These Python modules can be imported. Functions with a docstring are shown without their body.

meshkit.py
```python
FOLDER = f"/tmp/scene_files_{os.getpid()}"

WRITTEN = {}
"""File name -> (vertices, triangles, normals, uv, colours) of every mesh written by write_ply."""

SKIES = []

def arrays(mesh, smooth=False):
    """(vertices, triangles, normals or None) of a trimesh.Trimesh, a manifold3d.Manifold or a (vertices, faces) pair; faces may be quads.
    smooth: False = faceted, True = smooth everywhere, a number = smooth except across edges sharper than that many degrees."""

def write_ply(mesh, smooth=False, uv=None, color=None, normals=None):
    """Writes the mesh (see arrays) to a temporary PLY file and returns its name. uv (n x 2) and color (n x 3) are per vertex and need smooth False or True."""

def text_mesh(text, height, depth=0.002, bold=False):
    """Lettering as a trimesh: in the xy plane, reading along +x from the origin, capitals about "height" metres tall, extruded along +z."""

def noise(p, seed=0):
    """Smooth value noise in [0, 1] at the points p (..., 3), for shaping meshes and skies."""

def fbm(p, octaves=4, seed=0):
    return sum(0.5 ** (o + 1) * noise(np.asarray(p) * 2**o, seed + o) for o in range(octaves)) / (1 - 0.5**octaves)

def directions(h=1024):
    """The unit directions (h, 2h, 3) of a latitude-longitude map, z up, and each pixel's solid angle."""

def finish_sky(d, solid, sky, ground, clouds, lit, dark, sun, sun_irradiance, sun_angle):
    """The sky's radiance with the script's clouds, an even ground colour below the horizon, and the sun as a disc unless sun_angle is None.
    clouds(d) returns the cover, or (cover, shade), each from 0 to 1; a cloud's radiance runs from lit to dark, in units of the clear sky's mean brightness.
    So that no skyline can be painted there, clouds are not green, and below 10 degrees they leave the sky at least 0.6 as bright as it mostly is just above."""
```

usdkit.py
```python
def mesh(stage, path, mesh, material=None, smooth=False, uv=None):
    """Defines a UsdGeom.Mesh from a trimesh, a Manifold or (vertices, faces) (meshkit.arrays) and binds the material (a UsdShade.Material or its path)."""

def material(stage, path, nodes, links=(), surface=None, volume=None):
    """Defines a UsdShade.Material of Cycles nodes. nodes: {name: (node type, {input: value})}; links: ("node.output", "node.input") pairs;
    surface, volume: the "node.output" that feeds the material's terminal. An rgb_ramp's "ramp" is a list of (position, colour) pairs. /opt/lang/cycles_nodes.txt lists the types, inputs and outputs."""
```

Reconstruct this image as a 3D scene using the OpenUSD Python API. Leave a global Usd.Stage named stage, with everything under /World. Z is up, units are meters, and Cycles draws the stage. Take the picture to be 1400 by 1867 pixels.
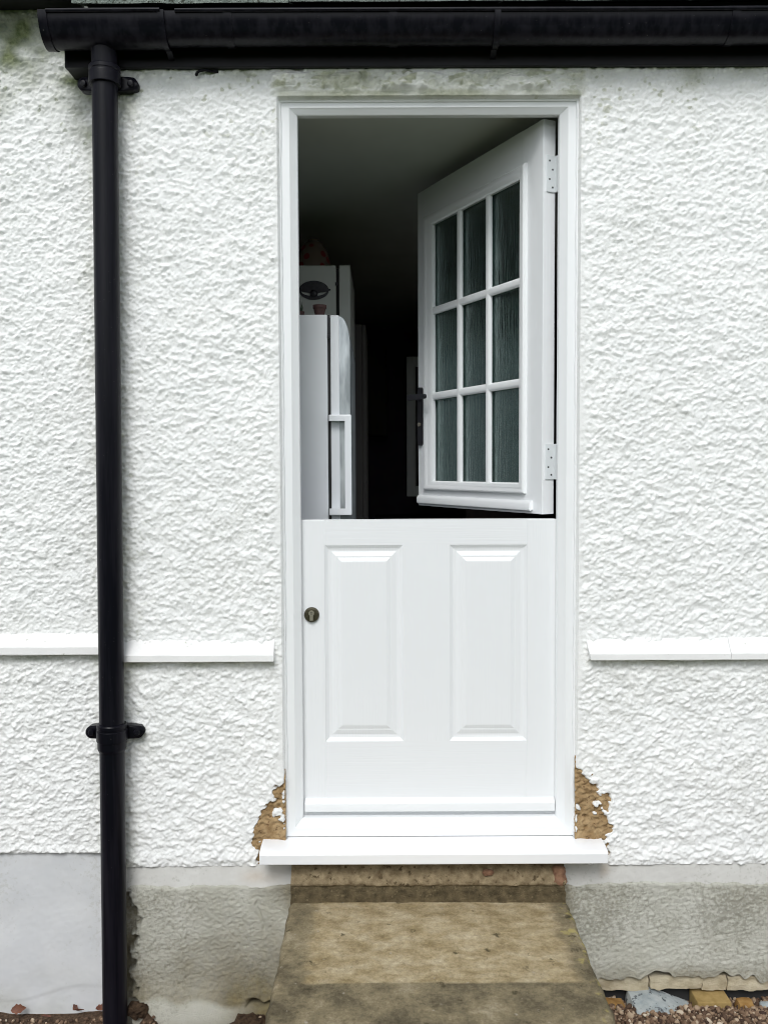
import math, random
import numpy as np
import trimesh
from scipy.ndimage import gaussian_filter, map_coordinates
from shapely.geometry import Polygon, Point
from pxr import Usd, UsdGeom, UsdLux, UsdShade, Gf, Sdf, Vt
import usdkit, meshkit

random.seed(7)
R = np.random.default_rng(7)
stage = Usd.Stage.CreateInMemory()
UsdGeom.SetStageUpAxis(stage, UsdGeom.Tokens.z)
UsdGeom.SetStageMetersPerUnit(stage, 1.0)
UsdGeom.Xform.Define(stage, '/World')
UsdGeom.Scope.Define(stage, '/World/Looks')

# ------------------------------------------------------------------ camera, sky, sun, exposure
EXPOSURE = 0.72
SKY = 0.115
SUN = 0.24
SUN_EL, SUN_AZ = math.radians(47), math.radians(190)      # azimuth = atan2(x, y) of the direction towards the sun
pitch, roll = math.atan(78.5 / 1614.0), math.radians(0.25)
fw = np.array([0, math.cos(pitch), -math.sin(pitch)]); rt = np.array([1.0, 0, 0]); up = np.cross(rt, fw)
cr, sr = math.cos(roll), math.sin(roll)
right_i, up_i = cr * rt - sr * up, sr * rt + cr * up
cam = UsdGeom.Camera.Define(stage, '/World/camera')
M4 = np.eye(4); M4[0, :3], M4[1, :3], M4[2, :3], M4[3, :3] = right_i, up_i, -fw, (0, -2.6, 1.5)
cam.AddTransformOp().Set(Gf.Matrix4d(*M4.ravel().tolist()))
cam.CreateHorizontalApertureAttr(36.0); cam.CreateVerticalApertureAttr(48.0)
cam.CreateFocalLengthAttr(36.0 * 1614.0 / 1400.0)
cam.CreateClippingRangeAttr(Gf.Vec2f(0.05, 1000.0))
cam.CreateExposureAttr(EXPOSURE)

sky_mat = usdkit.material(stage, '/World/Looks/overcast_sky', {
    'sky': ('sky_texture', {'sky_type': 'single_scattering', 'sun_disc': False, 'sun_elevation': SUN_EL, 'sun_rotation': SUN_AZ, 'aerosol_density': 2.0}),
    'bw': ('rgb_to_bw', {}),
    'tc': ('texture_coordinate', {}),
    'n': ('noise_texture', {'scale': 2.2, 'detail': 5.0, 'roughness': 0.55}),
    'rmp': ('rgb_ramp', {'ramp': [(0.3, (0.84, 0.88, 0.93)), (0.7, (1.07, 1.11, 1.14))]}),
    'cl': ('mix_color', {'blend_type': 'multiply', 'fac': 1.0, 'use_clamp': False}),
    'mx': ('mix_color', {'fac': 0.88}),
    'bg': ('background_shader', {'strength': SKY}),
}, [('sky.color', 'bw.color'), ('tc.generated', 'n.vector'), ('n.fac', 'rmp.fac'), ('bw.val', 'cl.a'), ('rmp.color', 'cl.b'),
    ('sky.color', 'mx.a'), ('cl.result', 'mx.b'), ('mx.result', 'bg.color')], surface='bg.background')
dome = UsdLux.DomeLight.Define(stage, '/World/sky')
dome.CreateIntensityAttr(1.0)
UsdShade.MaterialBindingAPI.Apply(dome.GetPrim()).Bind(sky_mat)
dome.GetPrim().SetCustomDataByKey('kind', 'structure')
dome.GetPrim().SetCustomDataByKey('label', 'overcast pale sky')
sun = UsdLux.DistantLight.Define(stage, '/World/sun')
sun.CreateIntensityAttr(SUN); sun.CreateAngleAttr(26.0); sun.CreateColorAttr(Gf.Vec3f(1.0, 0.98, 0.96))
sun.GetPrim().CreateAttribute('inputs:normalize', Sdf.ValueTypeNames.Bool).Set(True)
sun.AddRotateZOp().Set(-math.degrees(SUN_AZ)); sun.AddRotateXOp().Set(-(90 - math.degrees(SUN_EL)))

# ------------------------------------------------------------------ helpers
used = set()
def numbered(parent, name):
    p, k = f'{parent}/{name}', 0
    while p in used:
        k += 1; p = f'{parent}/{name}_{k:03d}'
    used.add(p)
    return p
def path_of(parent): return '/World' if parent is None else str(parent.GetPath())
def tag(o, label=None, cat=None, group=None, kind=None):
    for k, v in (('label', label), ('category', cat), ('group', group), ('kind', kind)):
        if v: o.SetCustomDataByKey(k, v)
    return o
def thing(name, label, cat, loc=(0, 0, 0), group=None, kind=None):
    x = UsdGeom.Xform.Define(stage, numbered('/World', name))
    if any(loc): x.AddTranslateOp().Set(Gf.Vec3d(*loc))
    return tag(x.GetPrim(), label, cat, group, kind)
def obj(name, mesh, m, parent=None, smooth=False, label=None, prim=None):
    if isinstance(mesh, list): mesh = trimesh.util.concatenate(mesh)
    me = usdkit.mesh(stage, numbered(path_of(parent), name), mesh, m, smooth=smooth)
    for k, v in (prim or {}).items():
        UsdGeom.PrimvarsAPI(me).CreatePrimvar(k, Sdf.ValueTypeNames.FloatArray, 'vertex').Set(Vt.FloatArray.FromNumpy(np.asarray(v, np.float32)))
    if label: me.GetPrim().SetCustomDataByKey('label', label)
    return me.GetPrim()

def box(x0, x1, y0, y1, z0, z1):
    b = trimesh.creation.box((x1 - x0, y1 - y0, z1 - z0)); b.apply_translation(((x0 + x1) / 2, (y0 + y1) / 2, (z0 + z1) / 2)); return b
def rbox(x0, x1, y0, y1, z0, z1, r=0.003):
    """box with chamfered edges (hull of three shrunken boxes)"""
    pts = []
    for sx, x in ((1, x0), (-1, x1)):
        for sy, y in ((1, y0), (-1, y1)):
            for sz, z in ((1, z0), (-1, z1)):
                pts += [(x, y + sy * r, z + sz * r), (x + sx * r, y, z + sz * r), (x + sx * r, y + sy * r, z),
                        (x + sx * .3 * r, y + sy * .3 * r, z + sz * r), (x + sx * .3 * r, y + sy * r, z + sz * .3 * r), (x + sx * r, y + sy * .3 * r, z + sz * .3 * r)]
    return trimesh.convex.convex_hull(np.array(pts))
def prism(pts, a, b, axis):
    """extrude polygon pts along axis from a to b. axis 'x': pts are (y, z); 'y': (x, z); 'z': (x, y)"""
    g = Polygon(pts)
    if not g.exterior.is_ccw: g = Polygon(list(g.exterior.coords)[::-1])
    m = trimesh.creation.extrude_polygon(g, b - a, engine='earcut')
    v = m.vertices.copy()
    if axis == 'x': nv = np.stack([v[:, 2] + a, v[:, 0], v[:, 1]], 1)
    elif axis == 'y': nv = np.stack([v[:, 0], v[:, 2] + a, v[:, 1]], 1)
    else: nv = np.stack([v[:, 0], v[:, 1], v[:, 2] + a], 1)
    m = trimesh.Trimesh(nv, m.faces, process=False)
    if m.volume < 0: m.invert()
    return m
def cyl(p, q, r, n=32, r2=None):
    p, q = np.array(p, float), np.array(q, float)
    d = q - p; L = np.linalg.norm(d)
    prof = [(0, 0), (r, 0), (r if r2 is None else r2, L), (0, L)]
    m = trimesh.creation.revolve(np.array(prof), sections=n)
    T = trimesh.geometry.align_vectors([0, 0, 1], d / L); T[:3, 3] = p
    m.apply_transform(T); return m
def lathe(prof, p, d=(0, 0, 1), n=40):
    m = trimesh.creation.revolve(np.array(prof, float), sections=n)
    d = np.array(d, float); T = trimesh.geometry.align_vectors([0, 0, 1], d / np.linalg.norm(d)); T[:3, 3] = p
    m.apply_transform(T); return m
def move(m, A, t):
    if isinstance(m, list): m = trimesh.util.concatenate(m)
    m = m.copy(); T = np.eye(4); T[:3, :3] = A; T[:3, 3] = t; m.apply_transform(T); return m
def smoothstep(a, b, x):
    t = np.clip((x - a) / (b - a), 0, 1); return t * t * (3 - 2 * t)

LK = '/World/Looks/'
def mat(name, c1, c2=None, scale=6.0, rough=0.5, spec=0.5, bump=0.0, bscale=200.0, bdist=0.002, metallic=0.0, detail=4.0,
        speck=None, speck_at=0.68, speck_scale=60.0, stretch=(1, 1, 1), bstretch=(1, 1, 1), rough2=None, coat=0.0, lo=0.35, hi=0.65):
    n = {'g': ('geometry', {}), 'p': ('principled_bsdf', {'base_color': c1, 'roughness': rough, 'specular_ior_level': spec, 'metallic': metallic, 'coat_weight': coat})}
    l = []
    if c2 is not None:
        n['mp'] = ('mapping', {'scale': stretch}); n['n'] = ('noise_texture', {'scale': scale, 'detail': detail, 'roughness': 0.6})
        n['r'] = ('rgb_ramp', {'ramp': [(lo, c1), (hi, c2)]})
        l += [('g.position', 'mp.vector'), ('mp.vector', 'n.vector'), ('n.fac', 'r.fac')]
        out = 'r.color'
        if speck is not None:
            n['sn'] = ('noise_texture', {'scale': speck_scale, 'detail': 3.0, 'roughness': 0.6})
            n['sr'] = ('rgb_ramp', {'ramp': [(speck_at - .03, (0, 0, 0)), (speck_at + .03, (1, 1, 1))]})
            n['sb'] = ('rgb_to_bw', {}); n['sm'] = ('mix_color', {'b': speck})
            l += [('g.position', 'sn.vector'), ('sn.fac', 'sr.fac'), ('sr.color', 'sb.color'), ('sb.val', 'sm.fac'), (out, 'sm.a')]
            out = 'sm.result'
        l.append((out, 'p.base_color'))
        if rough2 is not None:
            n['rm'] = ('map_range', {'from_min': lo, 'from_max': hi, 'to_min': rough, 'to_max': rough2, 'clamp': True})
            l += [('n.fac', 'rm.value'), ('rm.result', 'p.roughness')]
    if bump:
        n['bm'] = ('mapping', {'scale': bstretch}); n['bn'] = ('noise_texture', {'scale': bscale, 'detail': 5.0, 'roughness': 0.6})
        n['b'] = ('bump', {'strength': bump, 'distance': bdist})
        l += [('g.position', 'bm.vector'), ('bm.vector', 'bn.vector'), ('bn.fac', 'b.height'), ('b.normal', 'p.normal')]
    return usdkit.material(stage, LK + name, n, l, surface='p.BSDF')

# ------------------------------------------------------------------ materials
def stained(name, base1, base2, s1, s2, scale=9.0, bump=0.45, bscale=300.0, bdist=0.003, rough=0.85, dirt=(0.42, 0.42, 0.37), dirt_lo=.60, dirt_hi=.75, dirt_amt=0.5):
    """painted or plain render with a 'stain' primvar (lichen, damp) mixed over it and sparse grime specks"""
    return usdkit.material(stage, LK + name, {
        'g': ('geometry', {}), 'p': ('principled_bsdf', {'roughness': rough, 'specular_ior_level': 0.25}),
        'n': ('noise_texture', {'scale': scale, 'detail': 6.0, 'roughness': 0.65}),
        'r': ('rgb_ramp', {'ramp': [(.32, base1), (.68, base2)]}),
        'n2': ('noise_texture', {'scale': 38.0, 'detail': 5.0, 'roughness': 0.7}),
        'sr': ('rgb_ramp', {'ramp': [(.3, s1), (.7, s2)]}),
        'dn': ('noise_texture', {'scale': 95.0, 'detail': 3.0, 'roughness': 0.6}),
        'dn2': ('noise_texture', {'scale': 3.1, 'detail': 3.0}),
        'dmul': ('math', {'math_type': 'multiply'}), 'dmap': ('map_range', {'from_min': dirt_lo * .5, 'from_max': dirt_hi * .5, 'to_min': 0.0, 'to_max': dirt_amt, 'clamp': True}),
        'dm': ('mix_color', {'b': dirt}),
        'a': ('attribute', {'attribute': 'stain'}), 'm': ('mix_color', {}),
        'bn': ('noise_texture', {'scale': bscale, 'detail': 4.0, 'roughness': 0.6}), 'b': ('bump', {'strength': bump, 'distance': bdist}),
    }, [('g.position', 'n.vector'), ('g.position', 'n2.vector'), ('g.position', 'dn.vector'), ('g.position', 'dn2.vector'), ('g.position', 'bn.vector'),
        ('n.fac', 'r.fac'), ('n2.fac', 'sr.fac'), ('dn.fac', 'dmul.value1'), ('dn2.fac', 'dmul.value2'), ('dmul.value', 'dmap.value'), ('dmap.result', 'dm.fac'), ('r.color', 'dm.a'),
        ('dm.result', 'm.a'), ('sr.color', 'm.b'), ('a.fac', 'm.fac'), ('m.result', 'p.base_color'), ('bn.fac', 'b.height'), ('b.normal', 'p.normal')], surface='p.BSDF')

M = {}
M['roughcast'] = stained('white_roughcast', (0.80, 0.81, 0.80), (0.85, 0.855, 0.84), (0.16, 0.18, 0.075), (0.44, 0.45, 0.30), dirt_amt=.22)
M['plinth'] = stained('grey_plinth_render', (0.49, 0.487, 0.42), (0.60, 0.597, 0.535), (0.075, 0.055, 0.017), (0.19, 0.145, 0.054), bscale=330.0, bdist=0.004, bump=1.0, dirt=(0.22, 0.21, 0.16), dirt_lo=.52, dirt_hi=.72)
M['plinth_band'] = stained('pale_plinth_band', (0.60, 0.59, 0.56), (0.68, 0.68, 0.65), (0.46, 0.34, 0.22), (0.58, 0.46, 0.34), bump=0.15, bscale=150.0)
M['plinth_smooth'] = stained('smooth_painted_plinth', (0.585, 0.60, 0.615), (0.64, 0.65, 0.655), (0.36, 0.36, 0.31), (0.50, 0.50, 0.44), bump=0.12, bscale=60.0, dirt_lo=.66, dirt_hi=.8, dirt_amt=.3)
M['ledge'] = mat('white_painted_ledge', (0.80, 0.80, 0.79), (0.85, 0.85, 0.84), scale=14, rough=0.6, bump=0.25, bscale=70, bdist=0.003, speck=(0.5, 0.5, 0.44), speck_at=.72, speck_scale=40)
M['mortar'] = mat('brown_sandy_mortar', (0.27, 0.175, 0.085), (0.42, 0.30, 0.165), scale=30, rough=0.95, spec=0.1, bump=0.7, bscale=330, bdist=0.004, speck=(0.15, 0.09, 0.045), speck_at=.63, speck_scale=90)
M['upvc'] = mat('white_upvc', (0.80, 0.815, 0.82), rough=0.28, spec=0.5)
M['sill_upvc'] = mat('white_upvc_sill', (0.83, 0.84, 0.85), rough=0.25, spec=0.5)
def door_skin(name, stretch):
    return usdkit.material(stage, LK + name, {
        'g': ('texture_coordinate', {}), 'mp': ('mapping', {'scale': stretch}),
        'w': ('noise_texture', {'scale': 1.0, 'detail': 5.0, 'roughness': 0.65, 'distortion': 0.4}),
        'b': ('bump', {'strength': 0.28, 'distance': 0.002}),
        'p': ('principled_bsdf', {'base_color': (0.79, 0.805, 0.815), 'roughness': 0.36, 'specular_ior_level': 0.45})},
        [('g.object', 'mp.vector'), ('mp.vector', 'w.vector'), ('w.fac', 'b.height'), ('b.normal', 'p.normal')], surface='p.BSDF')
M['skin_h'] = door_skin('white_woodgrain_rail', (4.0, 40.0, 150.0))
M['skin_v'] = door_skin('white_woodgrain_stile', (150.0, 40.0, 4.0))
M['gasket'] = mat('black_gasket', (0.02, 0.02, 0.02), rough=0.7)
M['black_plastic'] = mat('black_gloss_plastic', (0.0022, 0.0022, 0.0042), (0.009, 0.0085, 0.0125), stretch=(1, 1, .07), lo=.42, hi=.72, scale=34, rough=0.30, rough2=0.45, spec=0.17, bump=0.08, bscale=40, bdist=0.002, speck=(0.09, 0.085, 0.08), speck_at=.735, speck_scale=170)
M['fascia'] = mat('black_painted_fascia', (0.008, 0.008, 0.011), (0.014, 0.013, 0.016), scale=7, rough=0.45, spec=0.3, bump=0.1, bscale=60)
M['tile'] = mat('grey_green_roof_tile', (0.20, 0.245, 0.215), (0.36, 0.41, 0.365), scale=45, rough=0.95, spec=0.15, bump=1.0, bscale=260, bdist=0.006, speck=(0.08, 0.09, 0.07), speck_at=.60, speck_scale=120)
M['concrete'] = None
M['underlay_shade'] = mat('dark_underlay_and_shade', (0.03, 0.03, 0.03), rough=0.9)  # roof underlay; also the painted shade behind the footing stones
M['ceiling'] = mat('matt_ceiling_paint', (0.54, 0.56, 0.52), (0.58, 0.60, 0.56), scale=3, rough=0.9, spec=0.1)
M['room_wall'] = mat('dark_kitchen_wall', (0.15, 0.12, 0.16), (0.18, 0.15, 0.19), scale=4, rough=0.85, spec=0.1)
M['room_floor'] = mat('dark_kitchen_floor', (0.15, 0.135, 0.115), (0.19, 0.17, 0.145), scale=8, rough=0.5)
M['reveal'] = mat('plaster_reveal', (0.52, 0.53, 0.49), (0.56, 0.57, 0.53), scale=6, rough=0.8)
M['core'] = mat('masonry_core', (0.30, 0.27, 0.22), (0.36, 0.32, 0.27), scale=20, rough=0.95)
M['enamel'] = mat('white_enamel', (0.84, 0.87, 0.90), rough=0.30, spec=0.5)
M['steel_front'] = mat('painted_sheen_front', (0.30, 0.33, 0.34), (0.72, 0.77, 0.79), scale=14, rough=0.22, metallic=0.3, stretch=(1, 1, .22), lo=.40, hi=.62)  # bright upright streaks of reflection are painted into the colour
M['cupboard_white'] = mat('cream_cupboard', (0.56, 0.58, 0.54), (0.60, 0.62, 0.58), scale=5, rough=0.5)
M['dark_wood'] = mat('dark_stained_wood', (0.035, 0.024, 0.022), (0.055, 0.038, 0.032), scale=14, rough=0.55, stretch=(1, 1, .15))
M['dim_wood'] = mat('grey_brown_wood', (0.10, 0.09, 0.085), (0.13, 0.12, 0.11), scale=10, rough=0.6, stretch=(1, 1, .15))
M['magnet'] = mat('dark_cast_metal', (0.012, 0.012, 0.016), (0.03, 0.03, 0.034), scale=60, rough=0.4, metallic=0.3)
M['terracotta'] = mat('dark_clay', (0.05, 0.022, 0.022), (0.075, 0.035, 0.03), scale=50, rough=0.7)
M['leafy'] = mat('dark_plant', (0.012, 0.022, 0.012), (0.03, 0.045, 0.022), scale=60, rough=0.6)
M['handle_black'] = mat('black_handle_lacquer', (0.012, 0.011, 0.014), rough=0.35, spec=0.5)
M['bronze'] = mat('dark_bronze', (0.055, 0.050, 0.032), (0.09, 0.08, 0.05), scale=120, rough=0.38, metallic=0.7)
M['brass'] = mat('worn_brass', (0.44, 0.40, 0.31), (0.52, 0.48, 0.40), scale=150, rough=0.32, metallic=0.8)
M['hinge'] = mat('white_coated_hinge', (0.70, 0.73, 0.74), rough=0.35)
M['screw'] = mat('dark_screw', (0.06, 0.065, 0.065), rough=0.5, metallic=0.6)
M['steel'] = mat('bright_steel', (0.70, 0.70, 0.68), rough=0.25, metallic=0.9)
M['soil'] = mat('damp_brown_soil', (0.03, 0.019, 0.012), (0.085, 0.055, 0.034), scale=60, rough=0.95, spec=0.15, bump=0.8, bscale=160, bdist=0.01)
M['lawn'] = mat('short_lawn', (0.045, 0.085, 0.022), (0.075, 0.12, 0.035), scale=9, rough=0.95, spec=0.1, bump=0.6, bscale=90, bdist=0.02)
M['blue_stone'] = mat('pale_blue_grey_stone', (0.29, 0.33, 0.34), (0.43, 0.46, 0.46), scale=28, rough=0.9, spec=0.2, bump=0.6, bscale=200, bdist=0.004, speck=(0.10, 0.11, 0.12), speck_at=.62, speck_scale=55)
M['yellow_brick'] = mat('yellow_brick', (0.29, 0.20, 0.075), (0.40, 0.285, 0.12), scale=35, rough=0.9, spec=0.15, bump=0.6, bscale=300, bdist=0.003)
M['orange_brick'] = mat('orange_brick', (0.22, 0.115, 0.035), (0.33, 0.20, 0.075), scale=35, rough=0.9, spec=0.15, bump=0.6, bscale=300, bdist=0.003)
M['cream_stone'] = mat('cream_footing_stone', (0.40, 0.34, 0.23), (0.55, 0.49, 0.36), scale=20, rough=0.95, spec=0.15, bump=0.8, bscale=220, bdist=0.005, speck=(0.30, 0.25, 0.17), speck_at=.72, speck_scale=60)
M['dead_leaf'] = mat('brown_dead_leaf', (0.10, 0.035, 0.022), (0.19, 0.075, 0.04), scale=60, rough=0.7)
M['gravel'] = usdkit.material(stage, LK + 'mixed_gravel', {
    'o': ('object_info', {}), 'r': ('rgb_ramp', {'ramp': [(0, (0.045, 0.026, 0.018)), (.3, (0.11, 0.066, 0.042)), (.55, (0.19, 0.122, 0.078)), (.78, (0.27, 0.185, 0.12)), (.93, (0.40, 0.31, 0.22)), (1, (0.55, 0.48, 0.38))]}),
    'p': ('principled_bsdf', {'roughness': 0.8, 'specular_ior_level': 0.3})}, [('o.random', 'r.fac'), ('r.color', 'p.base_color')], surface='p.BSDF')
M['gravel_fleck'] = mat('gravel_bed', (0.05, 0.032, 0.022), (0.13, 0.085, 0.055), scale=120, rough=0.95, spec=0.15, bump=1.0, bscale=140, bdist=0.01)
M['glass'] = usdkit.material(stage, LK + 'obscure_glass', {
    'g': ('texture_coordinate', {}), 'mp': ('mapping', {'scale': (120.0, 120.0, 8.0)}),
    'w': ('noise_texture', {'scale': 1.0, 'detail': 4.0, 'roughness': 0.6, 'distortion': 0.6}), 'b': ('bump', {'strength': 0.6, 'distance': 0.004}),
    'f': ('fresnel', {'IOR': 3.5}), 'gl': ('glossy_bsdf', {'color': (0.80, 0.97, 0.94), 'roughness': 0.04}),
    't': ('transparent_bsdf', {'color': (0.45, 0.56, 0.52)}), 'd': ('translucent_bsdf', {'color': (0.45, 0.52, 0.49)}), 'df': ('diffuse_bsdf', {'color': (0.20, 0.235, 0.225)}),
    'm0': ('mix_closure', {'fac': 0.5}), 'm1': ('mix_closure', {'fac': 0.055}), 'm2': ('mix_closure', {})},
    [('g.object', 'mp.vector'), ('mp.vector', 'w.vector'), ('w.fac', 'b.height'), ('b.normal', 'gl.normal'), ('b.normal', 'f.normal'), ('d.BSDF', 'm0.closure1'), ('df.BSDF', 'm0.closure2'),
     ('t.BSDF', 'm1.closure1'), ('m0.closure', 'm1.closure2'), ('f.fac', 'm2.fac'), ('m1.closure', 'm2.closure1'), ('gl.BSDF', 'm2.closure2')], surface='m2.closure')
M['china'] = usdkit.material(stage, LK + 'shaded_red_china', {
    'g': ('geometry', {}), 'v': ('voronoi_texture', {'scale': 26.0}), 'r': ('rgb_ramp', {'ramp': [(.34, (0.16, 0.015, 0.015)), (.42, (0.14, 0.10, 0.08))]}),
    'p': ('principled_bsdf', {'roughness': 0.25})}, [('g.position', 'v.vector'), ('v.distance', 'r.fac'), ('r.color', 'p.base_color')], surface='p.BSDF')  # cream ground darkened to brown, putting the deep shade into the colour

# concrete step: mottled brown concrete, a cleaner paler rectangle where a mat has lain
def concrete(name, patch):
    n = {
        'g': ('geometry', {}), 'p': ('principled_bsdf', {'roughness': 0.95, 'specular_ior_level': 0.15}),
        'n': ('noise_texture', {'scale': 7.0, 'detail': 8.0, 'roughness': 0.7}),
        'r': ('rgb_ramp', {'ramp': [(.30, (0.072, 0.060, 0.038)), (.43, (0.155, 0.130, 0.082)), (.54, (0.245, 0.203, 0.125)), (.68, (0.37, 0.32, 0.22))]}),
        'fn': ('noise_texture', {'scale': 75.0, 'detail': 9.0, 'roughness': 0.85}),
        'fr': ('rgb_ramp', {'ramp': [(.3, (0.50, 0.48, 0.44)), (.55, (1.0, 1.0, 1.0)), (.75, (1.45, 1.43, 1.38))]}),
        'fm': ('mix_color', {'blend_type': 'multiply', 'fac': 1.0}),
        'cm': ('mapping', {'scale': (15.0, 27.0, 15.0)}), 'cn': ('noise_texture', {'scale': 1.0, 'detail': 5.0, 'roughness': 0.55, 'distortion': 0.3}),
        'crp': ('rgb_ramp', {'ramp': [(.28, (0.26, 0.198, 0.102)), (.5, (0.385, 0.310, 0.185)), (.72, (0.50, 0.425, 0.29))]}),
        'a': ('attribute', {'attribute': 'stain'}), 'm': ('mix_color', {}),
        'bn': ('noise_texture', {'scale': 120.0, 'detail': 8.0, 'roughness': 0.8}), 'b': ('bump', {'strength': 0.8, 'distance': 0.005}),
        'sn': ('noise_texture', {'scale': 46.0, 'detail': 3.0}), 'sr': ('rgb_ramp', {'ramp': [(.70, (0, 0, 0)), (.76, (1, 1, 1))]}), 'sb': ('rgb_to_bw', {}), 'sm': ('mix_color', {'b': (0.34, 0.31, 0.25)}),
        'kn': ('noise_texture', {'scale': 24.0, 'detail': 4.0, 'roughness': 0.65}), 'kr': ('rgb_ramp', {'ramp': [(.63, (0, 0, 0)), (.70, (.8, .8, .8))]}), 'kb': ('rgb_to_bw', {}), 'km': ('mix_color', {'b': (0.05, 0.042, 0.022)}),
        'ln': ('noise_texture', {'scale': 30.0, 'detail': 4.0}), 'lx': ('separate_xyz', {}), 'lp': ('map_range', {'from_min': .38, 'from_max': .53, 'to_min': 0.0, 'to_max': 1.0, 'clamp': True}), 'lmu': ('math', {'math_type': 'multiply'}), 'lq': ('map_range', {'from_min': .50, 'from_max': .60, 'to_min': 0.0, 'to_max': 0.7, 'clamp': True}), 'lm': ('mix_color', {'b': (0.40, 0.34, 0.12)}),
    }
    l = [('g.position', 'n.vector'), ('n.fac', 'r.fac'), ('g.position', 'fn.vector'), ('fn.fac', 'fr.fac'), ('r.color', 'm.a'), ('g.position', 'cm.vector'), ('cm.vector', 'cn.vector'), ('cn.fac', 'crp.fac'),
         ('crp.color', 'm.b'), ('a.fac', 'm.fac'), ('m.result', 'fm.a'), ('fr.color', 'fm.b'), ('g.position', 'sn.vector'), ('sn.fac', 'sr.fac'), ('sr.color', 'sb.color'), ('sb.val', 'sm.fac'), ('fm.result', 'sm.a'), ('sm.result', 'km.a'), ('g.position', 'kn.vector'), ('kn.fac', 'kr.fac'), ('kr.color', 'kb.color'), ('kb.val', 'km.fac'), ('km.result', 'lm.a'), ('g.position', 'ln.vector'), ('g.position', 'lx.vector'), ('lx.x', 'lp.value'), ('ln.fac', 'lmu.value1'), ('lp.result', 'lmu.value2'), ('lmu.value', 'lq.value'), ('lq.result', 'lm.fac'), ('lm.result', 'p.base_color'),
         ('g.position', 'bn.vector'), ('bn.fac', 'b.height'), ('b.normal', 'p.normal')]
    return usdkit.material(stage, LK + name, n, l, surface='p.BSDF')
M['concrete'] = concrete('weathered_brown_concrete', True)

# ------------------------------------------------------------------ noise field shared by the rendered walls (roughcast lumps)
GX0, GX1, GZ0, GZ1, GS = -2.1, 2.1, -0.3, 3.1, 0.0025
def field(sx, sz, seed):
    r = np.random.default_rng(seed)
    a = gaussian_filter(r.standard_normal((int((GZ1 - GZ0) / GS), int((GX1 - GX0) / GS))), (sz / GS, sx / GS), mode='wrap')
    return a / a.std()
def sample(a, X, Z):
    return map_coordinates(a, [((Z - GZ0) / GS) % (a.shape[0] - 1), ((X - GX0) / GS) % (a.shape[1] - 1)], order=1, mode='wrap')
n_big, n_mid, n_lump, n_fine = field(.09, .06, 1), field(.022, .014, 2), field(.0046, .0034, 3), field(.0027, .0023, 4)
n_mask, n_soft = field(.008, .008, 5), field(.03, .03, 6)
n_spk = field(.0042, .0034, 21)
rough_h = 0.0019 * np.maximum(n_lump, -.6) + 0.0009 * n_mid + 0.0012 * np.maximum(n_fine, -.8) + 0.0009 * field(.0090, .0060, 11) + 0.0014 * n_big
fine_h = 0.00055 * field(.0034, .0026, 8) + 0.0004 * np.abs(field(.0050, .0034, 18)) + 0.0005 * n_fine + 0.0005 * n_mid + 0.0015 * n_big

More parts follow.
